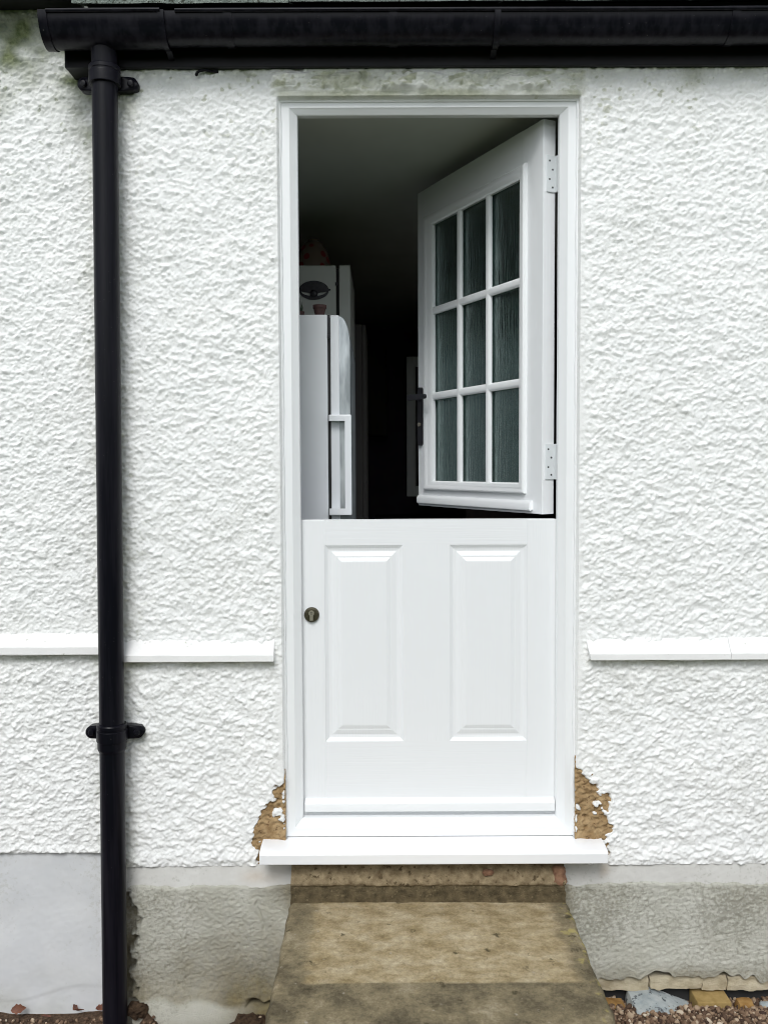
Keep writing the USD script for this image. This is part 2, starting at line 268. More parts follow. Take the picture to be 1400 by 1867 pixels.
def seg(*knots):
    out = [knots[0]]
    for k in range(1, len(knots), 2):
        step, end = knots[k], knots[k + 1]
        n = max(1, int(round((end - out[-1]) / step)))
        out += list(np.linspace(out[-1], end, n + 1)[1:])
    return np.array(out)
def sheet(xs, zs, height, hole=None):
    """a wall skin facing -y: vertices on the grid xs x zs at y = -height(X, Z)"""
    X, Z = np.meshgrid(xs, zs)
    r = height(X, Z)
    Y, extra = (r if isinstance(r, tuple) else (r, {}))
    Zp = extra.pop('z', Z)
    V = np.stack([X, -Y, Zp], -1).reshape(-1, 3)
    nz, nx = X.shape
    i = np.arange(nz * nx).reshape(nz, nx)
    q = np.stack([i[:-1, :-1], i[:-1, 1:], i[1:, 1:], i[1:, :-1]], -1).reshape(-1, 4)
    if hole is not None:
        cx, cz = (X[:-1, :-1] + X[1:, 1:]).ravel() / 2, (Z[:-1, :-1] + Z[1:, 1:]).ravel() / 2
        q = q[~((cx > hole[0]) & (cx < hole[1]) & (cz > hole[2]) & (cz < hole[3]))]
    F = np.vstack([q[:, [0, 1, 2]], q[:, [0, 2, 3]]])
    keep = np.zeros(len(V), bool); keep[F.ravel()] = True
    idx = np.cumsum(keep) - 1
    return (V[keep], idx[F]), {k: v.ravel()[keep] for k, v in extra.items()}

# ------------------------------------------------------------------ ground
FX0, FX1, FZ0, FZ1 = -0.297, 0.566, 0.391, 2.566            # outer edges of the door frame
gx = seg(-250, 40, -10, 1.5, -3, .25, -1.4, .03, 1.5, .25, 3, 1.5, 10, 40, 250)
gy = seg(-400, 60, -12, 1.5, -3.5, .3, -1, .03, .33)
GXX, GYY = np.meshgrid(gx, gy)
def ground_z(X, Y):
    z = -0.185 + 0.085 * smoothstep(-.6, .6, X)
    z = z + 0.05 * np.exp(-((X + .40) / .11) ** 2 - ((Y + .03) / .06) ** 2) + 0.075 * np.exp(-((X + .71) / .035) ** 2 - ((Y + .0) / .09) ** 2)
    z = z - .030 * smoothstep(-.06, -.015, Y) * smoothstep(.55, .62, X)
    near = smoothstep(-1.5, -1.1, Y) * smoothstep(-2.5, -1.6, X) * (1 - smoothstep(1.8, 2.8, X))
    n = meshkit.fbm(np.stack([X * 9, Y * 9, X * 0], -1), 4, 3) - .5
    return np.where(near > 0, z * near - 0.14 * (1 - near), -0.14) + near * n * .03
GZ = ground_z(GXX, GYY)
ny, nx = GXX.shape
gi = np.arange(ny * nx).reshape(ny, nx)
gf = np.stack([gi[:-1, :-1], gi[:-1, 1:], gi[1:, 1:], gi[1:, :-1]], -1).reshape(-1, 4)
tag(obj('ground', (np.stack([GXX, GYY, GZ], -1).reshape(-1, 3), gf), M['gravel_fleck'], smooth=True), 'brown gravelly ground at the foot of the wall', None, None, 'structure')
tag(obj('lawn', (np.array([(-60, -60, -.134), (60, -60, -.134), (60, -1.6, -.134), (-60, -1.6, -.134)]), np.array([[0, 1, 2, 3]])), M['lawn']), 'green lawn behind the viewer', None, None, 'structure')

hedge_x, hedge_t = np.meshgrid(seg(-24, .5, 24), np.linspace(0, 1, 22))
hy = -10.5 - 1.3 * np.sin(np.pi * np.clip(hedge_t, 0, 1)) * -1 + 1.1 * (meshkit.fbm(np.stack([hedge_x * .9, hedge_t * 5, hedge_x * 0], -1), 4, 61) - .5)
hz = -.2 + 3.0 * np.minimum(1, hedge_t * 1.25) + .6 * (meshkit.fbm(np.stack([hedge_x * .6, hedge_t * 3, hedge_x * 0 + 4], -1), 4, 62) - .5) * hedge_t
hy = hy - 2.5 * smoothstep(.75, 1, hedge_t)
hi_ = np.arange(hedge_x.size).reshape(hedge_x.shape)
hq = np.stack([hi_[:-1, :-1], hi_[1:, :-1], hi_[1:, 1:], hi_[:-1, 1:]], -1).reshape(-1, 4)
M['hedge'] = mat('green_hedge_foliage', (0.025, 0.05, 0.015), (0.06, 0.10, 0.03), scale=7, rough=0.9, spec=0.1, bump=1.0, bscale=20, bdist=0.08)
tag(obj('garden_hedge', (np.stack([hedge_x, hy, hz], -1).reshape(-1, 3), hq), M['hedge'], smooth=True), 'green garden hedge facing the house across the lawn', 'hedge', None, 'stuff')

# ------------------------------------------------------------------ rendered wall with the door
wall = thing('rendered_wall', 'white roughcast house wall with grey plinth around the half open door', 'wall')
left_poly = Polygon([(-.292, .575), (-.318, .552), (-.345, .505), (-.372, .470), (-.398, .432), (-.388, .39), (-.384, .30), (-.29, .30)])
right_poly = Polygon([(.56, .612), (.575, .600), (.60, .562), (.632, .545), (.655, .51), (.672, .46), (.666, .40), (.662, .30), (.56, .30)])
def poly_sd(poly, X, Z):
    """signed distance, positive inside, computed only near the polygon"""
    from shapely import points, contains_xy, distance
    b = poly.bounds; out = np.full(X.shape, -.2)
    m = (X > b[0] - .08) & (X < b[2] + .08) & (Z > b[1] - .08) & (Z < b[3] + .08)
    P = points(np.stack([X[m], Z[m]], -1)); d = distance(poly.exterior, P)
    out[m] = np.where(contains_xy(poly, X[m], Z[m]), d, -d)
    return out
def patch_mask(X, Z):
    s = np.maximum(poly_sd(left_poly, X, Z), poly_sd(right_poly, X, Z))
    s = s + 0.0075 * sample(n_mask, X, Z) + 0.0045 * sample(n_lump, X, Z)
    # islands of white render left standing in the patches
    for cx, cz, rx, rz in ((-.322, .468, .013, .014), (.634, .494, .010, .022), (-.306, .520, .008, .014)):
        e = 1 - np.sqrt(((X - cx) / rx) ** 2 + ((Z - cz) / rz) ** 2)
        s = np.minimum(s, -e * .022 + 0.009 * sample(n_mask, X * 1.6 + .4, Z * 1.6) + .007 * sample(n_lump, X, Z + .3) + .004)
    return smoothstep(-.002, .004, s)
def edge_distance(X, Z):
    dx = np.maximum(np.maximum(FX0 - X, X - FX1), 0); dz = np.maximum(Z - FZ1, 0)
    return np.hypot(dx, dz)
def roughcast_height(X, Z):
    h = sample(rough_h, X, Z)
    d = edge_distance(X, Z)
    soft = smoothstep(.004, .030, d + .006 * sample(n_soft, X, Z))
    h = h * (.22 + .78 * soft) + 0.004
    head = (Z > FZ1) & (X > FX0 - .03) & (X < FX1 + .03)                       # lintel band: coarser, dragged sideways
    w = smoothstep(FZ1 + .014, FZ1 + .030, Z + .004 * sample(n_soft, X, Z)) * smoothstep(FX0 - .04, FX0, X) * (1 - smoothstep(FX1, FX1 + .04, X))
    h = h + w * (.0035 * np.sin(sample(n_soft, X, Z * 2) * 2.2) + .0075 * np.abs(sample(n_mid, X * .6, Z)) + .0045 * (np.abs(sample(n_lump, X * .55, Z * .8)) - .6) + .003)
    h = h - .023 * (1 - smoothstep(.0, .006, d)) * (Z > FZ0 - .02)              # rolls back to the frame face
    h = np.where(Z > 2.632, np.minimum(h, .014 - .4 * (Z - 2.632)), h)
    pm = patch_mask(X, Z)
    h = h * (1 - pm) - .016 * pm
    h = h + .004 * np.exp(-((Z - .335) / .02) ** 2) * (1 - pm)
    # lichen and damp staining (shapes of its own): under the fascia, over the lintel, round the pipe brackets; then a thin darker band below the ledges
    nn = .5 + .22 * sample(n_mid, X, Z) + .25 * sample(n_soft, X, Z)
    st = .62 * w * np.clip(.55 + .8 * (nn - .5), 0, 1)
    fil = smoothstep(FZ1, FZ1 + .006, Z) * (1 - smoothstep(FZ1 + .014, FZ1 + .030, Z)) * smoothstep(FX0 - .03, FX0 + .01, X) * (1 - smoothstep(FX1 - .01, FX1 + .03, X))
    st = np.maximum(st, .72 * fil * np.clip(nn + .35, 0, 1))
    st = np.maximum(st, .55 * smoothstep(2.60, 2.67, Z + .012 * sample(n_soft, X, Z)) * np.clip(.5 + .6 * (nn - .5), 0, 1))
    st = np.maximum(st, .75 * np.exp(-((X + .745) / .05) ** 2 - ((Z - 2.545) / .045) ** 2) * np.clip(nn + .2, 0, 1))
    st = np.maximum(st, .5 * np.exp(-((X + .735) / .045) ** 2 - ((Z - .665) / .035) ** 2) * np.clip(nn + .1, 0, 1))
    st = np.maximum(st, .35 * np.exp(-((X + .78) / .035) ** 2) * np.clip(nn - .05, 0, 1))
    st = np.maximum(st, .55 * np.exp(-((Z - .925) / .012) ** 2) * (X < FX0 - .03) * np.clip(nn - .15, 0, 1))  # thin band of darker colour just below the ledge
    st = np.maximum(st, .45 * np.exp(-((Z - .925) / .012) ** 2) * (X > FX1 + .03) * np.clip(nn, 0, 1))
    st = np.maximum(st, w * .75 * smoothstep(.1, 1.5, sample(n_spk, X * .7, Z) + .6 * sample(n_mid, X, Z)))
    zone = .10 + .9 * smoothstep(2.30, 2.62, Z) + .5 * np.exp(-((X + .76) / .05) ** 2)
    st = np.maximum(st, np.clip(zone, 0, 1) * .6 * smoothstep(1.55, 2.3, sample(n_spk, X, Z) + .35 * sample(n_soft, X, Z)))
    for cx, cz, rr in ((.84, .50, .012), (1.09, 1.47, .02)):
        st = np.maximum(st, .4 * np.exp(-((X - cx) ** 2 + (Z - cz) ** 2) / rr ** 2) * np.clip(nn - .1, 0, 1))
    return h, {'stain': np.clip(st, 0, 1)}
zs = seg(.314, .0025, FZ0, .0025, FZ1 - .002, .0025, 2.70)
xs = seg(-.812, .0025, FX0 + .002, .003, FX1 - .002, .0025, 1.22, .02, 1.6)
(mv, pv) = sheet(xs, zs, roughcast_height, hole=(FX0 + .002, FX1 - .002, .30, FZ1 - .002))
obj('roughcast', mv, M['roughcast'], wall, smooth=True, prim=pv)
# return at the left corner of the projecting wall, behind the pipe
cz = seg(-.20, .006, 2.70); cy = seg(-.004, .012, .12)
CY, CZ = np.meshgrid(cy, cz)
CXX = -.812 + .006 * (meshkit.fbm(np.stack([CY * 60, CZ * 60, CY * 0], -1), 3, 9) - .5)
ci = np.arange(CY.size).reshape(CY.shape)
obj('corner', (np.stack([CXX, CY, CZ], -1).reshape(-1, 3), np.stack([ci[:-1, :-1], ci[1:, :-1], ci[1:, 1:], ci[:-1, 1:]], -1).reshape(-1, 4)), M['core'], wall, smooth=True)
# masonry behind the skin
for b in (box(-.80, FX0, .036, .30, .30, 2.70), box(FX1, 1.6, .036, .30, .30, 2.70), box(FX0, FX1, .036, .104, FZ1 + .006, 2.70), box(FX0, FX1, .104, .30, 2.66, 2.70), box(-.80, 1.6, .036, .30, -.30, .30)):
    obj('masonry', b, M['core'], wall)
for b in (box(FX0 - .012, FX0 - .002, .10, .302, .42, 2.599), box(FX1 + .002, FX1 + .012, .10, .302, .42, 2.599)):
    obj('inner_reveal', b, M['reveal'], wall)

# bare mortar in the two broken patches beside the sill
def mortar(poly, name):
    b = poly.bounds
    xs_, zs_ = seg(max(b[0] - .03, -.44 if b[0] < 0 else FX1 + .0005), .0030, min(b[2] + .02, FX0 - .0005) if b[0] < 0 else b[2] + .02), seg(.315, .0030, b[3] + .03)
    def h(X, Z):
        low = 1 - smoothstep(.40, .46, Z)
        return -.004 + .0030 * sample(n_lump, X, Z) * (1 - .6 * low) + .0020 * sample(n_fine, X, Z) + .0016 * sample(n_mid, X, Z) + .004 * low
    (v, _) = sheet(xs_, zs_, h)
    return obj(name, v, M['mortar'], wall, smooth=True)
mortar(left_poly, 'mortar_patch').SetCustomDataByKey('label', 'bare brown mortar left of the sill')
mortar(right_poly, 'mortar_patch').SetCustomDataByKey('label', 'bare brown mortar right of the sill')

# plinth: pale smooth band, then grey textured render with a ragged foot
def band_h(X, Z):
    st = .8 * np.exp(-((X + .375) / .05) ** 2 - ((Z - .285) / .022) ** 2) + .7 * np.exp(-((X - .655) / .015) ** 2 - ((Z - .295) / .02) ** 2) + .45 * smoothstep(-.79, -.80, X)
    st = st * np.clip(.6 + .35 * sample(n_mid, X, Z), 0, 1)
    return .002 + .0008 * sample(n_big, X, Z) + .0003 * sample(n_fine, X, Z), {'stain': np.clip(st, 0, 1), 'z': Z}
(v, p) = sheet(seg(-.812, .006, 1.25, .05, 1.6), seg(.236, .006, .318), band_h)
obj('plinth_band', v, M['plinth_band'], wall, smooth=True, prim=p)
def plinth_h(x0, x1, foot):
    def h(X, Z):
        hh = sample(fine_h, X, Z)
        left = X < 0
        out = .006 + np.where(left, .030 * (1 - smoothstep(-.16, -.02, Z)), .004 * (1 - smoothstep(-.02, .1, Z)))
        side = np.where(left, np.exp(-(np.maximum(-.285 - X, 0) / .10) ** 2), np.exp(-(np.maximum(X - .535, 0) / .03) ** 2))
        out = out + .020 * side * np.where(left, 1 - smoothstep(.05, .24, Z), .3)
        # rubbed smooth flare at the very foot on the left
        smooth_foot = np.where(left, 1 - smoothstep(-.12, -.09, Z + .012 * sample(n_soft, X, Z)), 0)
        hh = hh * (1 - .7 * smooth_foot)
        # crack with a dark hole near the step, and a ragged edge beside the pipe
        zc = -.093 + .25 * (X + .37) + .006 * sample(n_mid, X, Z * 0 + .3)
        crack = np.exp(-((Z - zc) / .0045) ** 2) * smoothstep(-.425, -.405, X) * (1 - smoothstep(-.30, -.285, X)) * left
        hole = np.exp(-((X + .395) / .016) ** 2 - ((Z + .098) / .009) ** 2) * left
        crack2 = np.exp(-((X + .375 + .012 * np.sin(Z * 40) + .004 * sample(n_mid, X * 0 + .2, Z)) / .003) ** 2) * smoothstep(.11, .13, Z) * (1 - smoothstep(.20, .215, Z)) * left
        ragged = smoothstep(-.752, -.768, X + .006 * sample(n_mid, X, Z) + .0055 * sample(n_mask, X, Z) + .004 * sample(n_lump, X, Z)) * left
        hh = hh - .034 * crack - .055 * hole - .006 * crack2 - .034 * ragged
        nn = .5 + .2 * sample(n_soft, X, Z) + .22 * sample(n_big, X, Z)
        st = np.where(left, 1.15 * smoothstep(.25, -.17, Z - .36 * (X + .47)) * np.clip(.85 + .5 * (nn - .5), 0, 1), .50 * smoothstep(.03, -.03, Z) * np.clip(nn + .3, 0, 1))
        st = np.maximum(st, .8 * side * np.clip(nn + .2, 0, 1))
        st = np.maximum(st, .7 * ragged * np.clip(nn, 0, 1))
        st = np.maximum(st, .45 * np.exp(-((X - 1.0) / .07) ** 2 - ((Z - .11) / .10) ** 2) * np.clip(nn, 0, 1))
        st = np.maximum(st, .20 * np.clip(nn - .2, 0, 1))
        st = st * (1 - .75 * smooth_foot * smoothstep(-.38, -.52, X))
        rag0 = np.where(Z > .245, .0028 * sample(n_mid, X, Z * 0 + .7) + .002 * sample(n_mask, X, Z * 0 + .5), 0)
        hh = hh * (1 - .6 * smoothstep(.235, .252, Z)) - .004 * smoothstep(.247, .254, Z)
        rag = rag0 + np.where(Z < foot + .03, (foot + .03 - Z) / .03, 0) * (.007 * sample(n_mid, X, Z * 0 + .1) + .006 * sample(n_mask, X, Z * 0 + .2) + .006 * sample(n_big, X, Z * 0))
        return hh + out, {'stain': np.clip(st, 0, 1), 'z': Z + rag}
    return h
(v, p) = sheet(seg(-.812, .0023, -.262), seg(-.20, .0023, .254), plinth_h(-.812, -.262, -.20))
obj('plinth_render', v, M['plinth'], wall, smooth=True, prim=p)
(v, p) = sheet(seg(.515, .0023, 1.22, .03, 1.6), seg(-.033, .0023, .254), plinth_h(.515, 1.25, -.033))
obj('plinth_render', v, M['plinth'], wall, smooth=True, prim=p)

def rock(x0, x1, y0, y1, z0, z1, amp=.006, freq=25, seed=0, sub=3, rnd=.0):
    b = trimesh.creation.box((1, 1, 1))
    for _ in range(sub): b = b.subdivide()
    v = b.vertices.copy()
    if rnd:
        L = np.linalg.norm(v, axis=1, keepdims=True); v = v * (1 - rnd) + v / L * .5 * rnd * 1.25
    v = v * np.array([x1 - x0, y1 - y0, z1 - z0]) + np.array([(x0 + x1) / 2, (y0 + y1) / 2, (z0 + z1) / 2])
    q = v * freq
    for k in range(3):
        v[:, k] += amp * 2 * (meshkit.fbm(q + 13 * k, 3, seed + k) - .5)
    return trimesh.Trimesh(v, b.faces, process=False)
# footing course showing under the ragged render (right of the step)
fx = .54
for k, w in enumerate((.255, .16, .075, .21, .22, .13)):
    obj('footing_stone', rock(fx, fx + w - .003, .002 - .003 * (k % 2), .05, -.078 + .006 * (k % 3 == 1), -.034, .006, 40, 40 + k, 4), M['cream_stone'], wall, smooth=40)
    fx += w
obj('footing_void', box(.54, 1.6, .034, .035, -.3, -.05), M['underlay_shade'], wall)  # near-black sheet painted in for the shade of the gap

# string course ledges
def ledge(x0, x1, zt, zm, zb, y0, y1, seed, cl, crr):
    """sloped top, small front, made on a fine grid so that the edges wander like hand-laid cement"""
    prof = np.array([(y0 + .014, zt + .003), (y0 - .006, zt), (y0 - .5 * (y0 - y1), (zt + zm) / 2 + .001), (y1 + .0025, zm + .001), (y1, zm - .002), (y1, zb + .002), (y1 + .002, zb), (y0 + .014, zb - .001)])
    xs_ = seg(x0, .012, x1)
    V = []
    for x in xs_:
        w = meshkit.fbm(np.array([[x * 9, seed, k * .7] for k in range(len(prof))]), 3, seed) - .5
        V.append(np.stack([np.full(len(prof), x), prof[:, 0], prof[:, 1] + w * .0045 * np.array([1.6, 1.6, .8, .6, .6, .6, .6, .6])], 1))
    V = np.array(V); n = len(prof)
    if cl: V[0, :, 0] += np.linspace(-.004, .010, n) * 1.0
    i = np.arange(V.shape[0] * n).reshape(-1, n)
    q = np.stack([i[:-1, :-1], i[1:, :-1], i[1:, 1:], i[:-1, 1:]], -1).reshape(-1, 4)
    tri = [[i[0, 0], i[0, k], i[0, k + 1]] for k in range(1, n - 1)] + [[i[-1, 0], i[-1, k + 1], i[-1, k]] for k in range(1, n - 1)]
    F = np.vstack([q[:, [0, 2, 1]], q[:, [0, 3, 2]], np.array(tri)])
    m = trimesh.Trimesh(V.reshape(-1, 3), F, process=False)
    if m.volume < 0: m.invert()
    return m
obj('string_course', ledge(-.80, -.3255, .997, .9585, .9365, 0, -.034, 3, False, True), M['ledge'], wall, smooth=25)
obj('string_course', ledge(.598, 1.013, .9965, .9575, .9365, 0, -.034, 5, True, False), M['ledge'], wall, smooth=25)
obj('string_course', ledge(1.0145, 1.6, .9985, .9580, .9365, 0, -.0345, 8, False, False), M['ledge'], wall, smooth=25)

# ------------------------------------------------------------------ the older wall left of the downpipe, set back a little
side = thing('rendered_wall', 'white roughcast wall left of the black downpipe with smooth grey plinth', 'wall')
def side_h(X, Z):
    h = sample(rough_h, X + .9, Z + .4) - .06
    h = h + .006 * np.exp(-((Z - .335) / .012) ** 2)
    nn = .5 + .22 * sample(n_mid, X + .3, Z) + .25 * sample(n_soft, X, Z)
    top = smoothstep(2.52, 2.79, Z + .05 * sample(n_big, X, Z) + .012 * sample(n_mid, X, Z) + .06 * smoothstep(-1.05, -.85, X))
    st = 1.15 * top * np.clip(nn + .15, 0, 1)
    st = np.maximum(st, 1.0 * smoothstep(2.71, 2.765, Z + .02 * sample(n_mid, X, Z) + .04 * smoothstep(-1.05, -.85, X)) * np.clip(nn + .35, 0, 1))  # moss strip, made darker still to paint in shade from the eave
    st = np.maximum(st, .8 * np.exp(-((X + .90) / .06) ** 2 - ((Z - 2.61) / .06) ** 2) * np.clip(nn, 0, 1))
    st = np.maximum(st, .8 * np.exp(-((X + .855) / .03) ** 2 - ((Z - 2.50) / .07) ** 2) * np.clip(nn - .05, 0, 1))
    st = np.maximum(st, .45 * np.exp(-((Z - .930) / .010) ** 2) * np.clip(nn, 0, 1))  # thin darker band just below this ledge
    zone = .10 + .9 * smoothstep(2.25, 2.62, Z) + .4 * np.exp(-((X + .86) / .05) ** 2)
    st = np.maximum(st, np.clip(zone, 0, 1) * .7 * smoothstep(1.5, 2.2, sample(n_spk, X + .5, Z) + .35 * sample(n_soft, X, Z)))
    st = np.maximum(st, .3 * np.exp(-((X + .85) / .03) ** 2) * np.clip(nn - .1, 0, 1))
    return h, {'stain': np.clip(st, 0, 1)}
M['mossy'] = stained('white_roughcast_moss_shade', (0.80, 0.81, 0.80), (0.85, 0.855, 0.84), (0.035, 0.06, 0.015), (0.24, 0.27, 0.14), dirt_amt=.2)
(v, p) = sheet(seg(-3.2, .02, -1.25, .0025, -.79), seg(.330, .0025, 2.86, .02, 3.4), side_h)
obj('roughcast', v, M['mossy'], side, smooth=True, prim=p)
def side_pl(X, Z):
    st = smoothstep(.05, -.15, Z + .06 * sample(n_big, X, Z) - .25 * np.maximum(X + 1.0, -.1)) * .75 * np.clip(.55 + .2 * sample(n_soft, X, Z), 0, 1)
    sk = .0010 * sample(n_big, X, Z) + .0007 * sample(n_soft, X, Z) + .0002 * sample(n_lump, X, Z)
    sk = sk + .0018 * smoothstep(-.004, .004, Z + .115 - .13 * (X + 1.0) - .012 * np.sin(X * 18))
    return -.071 + sk, {'stain': np.clip(st, 0, 1)}
(v, p) = sheet(seg(-3.2, .05, -1.32, .006, -.79), seg(-.25, .006, .334), side_pl)
obj('plinth_smooth', v, M['plinth_smooth'], side, smooth=True, prim=p)
obj('render_lip', box(-3.2, -.80, .0622, .09, .3255, .3325), M['roughcast'], side)
obj('masonry', box(-3.2, -.80, .10, .36, -.3, 3.4), M['core'], side)
obj('string_course', ledge(-3.0, -.792, 1.003, .9715, .9465, .06, .030, 11, False, False), M['ledge'], side, smooth=25)

# ------------------------------------------------------------------ door frame and sill
frame = thing('door_frame', 'white plastic door frame with projecting white sill', 'door frame')
# profile across (a: 0 = outer edge, growing towards the opening) and depth y
prof = [(0, .0200), (.0265, .0200), (.0285, .0215), (.0320, .0260), (.0440, .0370), (.0470, .0390), (.0485, .0420), (.0485, .0600), (.0200, .0600), (.0200, .1050), (0, .1050)]
OX0, OX1, OZ1 = FX0 + .0485, FX1 - .0485, FZ1 - .0330
def jamb(left):
    V = []
    for end in (0, 1):
        for a, y in prof:
            x = FX0 + a if left else FX1 - a
            z = (.3925 + a * (.0500 / .0485) if end == 0 else FZ1 - a * (.033 / .0485))
            V.append((x, y, z))
    return V
def head():
    V = []
    for end in (0, 1):
        for a, y in prof:
            x = FX0 + a if end == 0 else FX1 - a
            V.append((x, y, FZ1 - a * (.033 / .0485)))
    return V
def loft(V):
    n = len(prof); V = np.array(V); F = []
    for k in range(n):
        j = (k + 1) % n
        F += [[k, j, n + j], [k, n + j, n + k]]
    cap = trimesh.creation.triangulate_polygon(Polygon(prof), engine='earcut')[1]
    F = np.vstack([np.array(F), cap, cap[:, ::-1] + n])
    m = trimesh.Trimesh(V, F, process=False); trimesh.repair.fix_normals(m)
    return m
obj('jamb', loft(jamb(True)), M['upvc'], frame, smooth=35)
obj('jamb', loft(jamb(False)), M['upvc'], frame, smooth=35)
obj('head', loft(head()), M['upvc'], frame, smooth=35)
KB = .0500 / .0485
def foot_rail():
    return [(FX0 + a if end == 0 else FX1 - a, y, .3925 + a * KB) for end in (0, 1) for a, y in prof]
obj('bottom_rail', loft(foot_rail()), M['upvc'], frame, smooth=35)
# sealant beads against the wall
for x in (FX0, FX1):
    pts = np.array([(x + .0012 * math.sin(z * 31) , .0185 + .001 * math.sin(z * 17), z) for z in np.linspace(.395, FZ1, 40)])
    s_ = [cyl(pts[k], pts[k + 1], .0042, 8) for k in range(len(pts) - 1)]
    obj('sealant_bead', s_, M['upvc'], frame, smooth=60)
obj('sealant_bead', cyl((FX0, .0185, FZ1 + .001), (FX1, .0185, FZ1 + .001), .0048, 8), M['upvc'], frame, smooth=60)
# sill: section swept along x; the horns run past the frame in front of the wall
sec = [(.0195, .3910), (-.0400, .3905), (-.0700, .3865), (-.0770, .3835), (-.0800, .3785), (-.0800, .3520), (-.0785, .3500), (-.0680, .3500), (-.0680, .3560), (.0195, .3600)]
hsec = [(.006 if y > 0 else y, z) for y, z in sec]
sill = trimesh.boolean.union([prism(sec, FX0 + .001, FX1 - .001, 'x'), prism(hsec, -.3665, .6470, 'x')], engine='manifold')
obj('sill', sill, M['sill_upvc'], frame, smooth=30)

# ------------------------------------------------------------------ door leaves
LW, LT = .795, .044                                           # width and thickness of a leaf
def panel_rings(x0, x1, z0, z1, y):
    """raised and fielded panel: mitred rings from the stile face inwards; y grows into the leaf"""
    steps = [(0, 0), (.0040, .0035), (.0095, .0080), (.0160, .0090), (.0200, .0090), (.0235, .0075), (.0335, .0038), (.0380, .0036), (.0410, .0022), (.0490, -.0010), (.0520, -.0014)]
    V, F = [], []
    for ins, d in steps:
        V += [(x0 + ins, y + d, z0 + ins), (x1 - ins, y + d, z0 + ins), (x1 - ins, y + d, z1 - ins), (x0 + ins, y + d, z1 - ins)]
    for k in range(len(steps) - 1):
        for j in range(4):
            a, b, c, d = 4 * k + j, 4 * k + (j + 1) % 4, 4 * k + 4 + (j + 1) % 4, 4 * k + 4 + j
            F += [[a, b, c], [a, c, d]]
    e = 4 * (len(steps) - 1); F += [[e, e + 1, e + 2], [e, e + 2, e + 3]]
    return trimesh.Trimesh(np.array(V), np.array(F), process=False)
LX0, LX1, LY = OX0 - .0265, OX1 + .0020, .0625
LZ0, LZ1 = .4370, 1.3470
low = thing('door_leaf', 'closed solid lower half of the white stable door with two raised panels', 'door')
pan = [(-.1795, .0560), (.1975, .4320)]; PZ0, PZ1 = .6700, 1.2705
yb = LY + LT
obj('stile', rbox(LX0, pan[0][0], LY, yb, LZ0, LZ1, .0015), M['skin_v'], low)
obj('stile', rbox(pan[1][1], LX1, LY, yb, LZ0, LZ1, .0015), M['skin_v'], low)
obj('mullion', box(pan[0][1], pan[1][0], LY, yb, PZ0, PZ1), M['skin_v'], low)
obj('rail', box(pan[0][0], pan[1][1], LY, yb, PZ1, LZ1), M['skin_h'], low)
obj('rail', box(pan[0][0], pan[1][1], LY, yb, LZ0, PZ0), M['skin_h'], low)
for a, b in pan:
    obj('raised_panel', [panel_rings(a, b, PZ0, PZ1, LY), box(a, b, yb - .012, yb, PZ0, PZ1)], M['skin_v'], low)
def weather_bar(x0, x1, y, z0, z1, out=.020):
    h = z1 - z0
    p = [(y + .002, z1), (y - .006, z1 - .001), (y - out * .8, z1 - h * .16), (y - out, z1 - h * .34), (y - out, z0 + h * .20), (y - out + .002, z0 + h * .06), (y - out + .006, z0), (y - .004, z0 + .004), (y + .002, z0 + .004)]
    return prism(p, x0, x1, 'x')
obj('weather_bar', weather_bar(-.2440, .5150, LY, .4560, .4945), M['upvc'], low, smooth=35)
# cylinder lock
lk = (-.2200, LY, 1.0600)
obj('lock_rose', lathe([(0, .010), (.0165, .010), (.0205, .0085), (.0228, .0045), (.0232, 0), (0, 0)], lk, (0, -1, 0)), M['bronze'], low, smooth=30)
key = trimesh.boolean.union([cyl((lk[0], LY - .0145, lk[2] + .0060), (lk[0], LY - .004, lk[2] + .0060), .0085, 28), rbox(lk[0] - .0050, lk[0] + .0050, LY - .0145, LY - .004, lk[2] - .0165, lk[2] + .004, .001)], engine='manifold')
cylp = obj('lock_cylinder', key, M['brass'], low, smooth=30)
obj('key_slot', [box(lk[0] - .0010, lk[0] + .0010, LY - .0149, LY - .0142, lk[2] + .0015, lk[2] + .0105), cyl((lk[0], LY - .0152, lk[2] + .0090), (lk[0], LY - .0140, lk[2] + .0090), .0018, 12)], M['gasket'], low)

# glazed upper leaf: local u from the hinge edge, t = 0 on the room side, t = LT outside
TH = math.radians(64.1)
A = np.array([[-math.cos(TH), -math.sin(TH), 0], [math.sin(TH), -math.cos(TH), 0], [0, 0, 1.0]])   # columns u, t, z
piv = np.array([.5195, .108, 0])
def leafm(m):
    m = move(m, A, piv)
    if np.linalg.det(A) < 0: m.invert()
    return m
upd = thing('door_leaf', 'white glazed upper half of the stable door swung open into the room', 'door')
UZ0, UZ1 = 1.3600, 2.5410
GU0, GU1, GZ0_, GZ1_ = .1190, .6790, 1.4550, 2.3970            # sight size of the glazing
MU0, MU1, MZ0, MZ1 = .0810, .7410, 1.4210, 2.4370             # outer edge of the glazing bead
obj('stile', leafm(rbox(0, GU0 - .012, 0, LT, UZ0, UZ1, .0015)), M['skin_v'], upd)
obj('stile', leafm(rbox(GU1 + .012, LW, 0, LT, UZ0, UZ1, .0015)), M['skin_v'], upd)
obj('rail', leafm(box(GU0 - .012, GU1 + .012, 0, LT, GZ1_ + .012, UZ1)), M['skin_h'], upd)
obj('rail', leafm(box(GU0 - .012, GU1 + .012, 0, LT, UZ0, GZ0_ - .012)), M['skin_h'], upd)
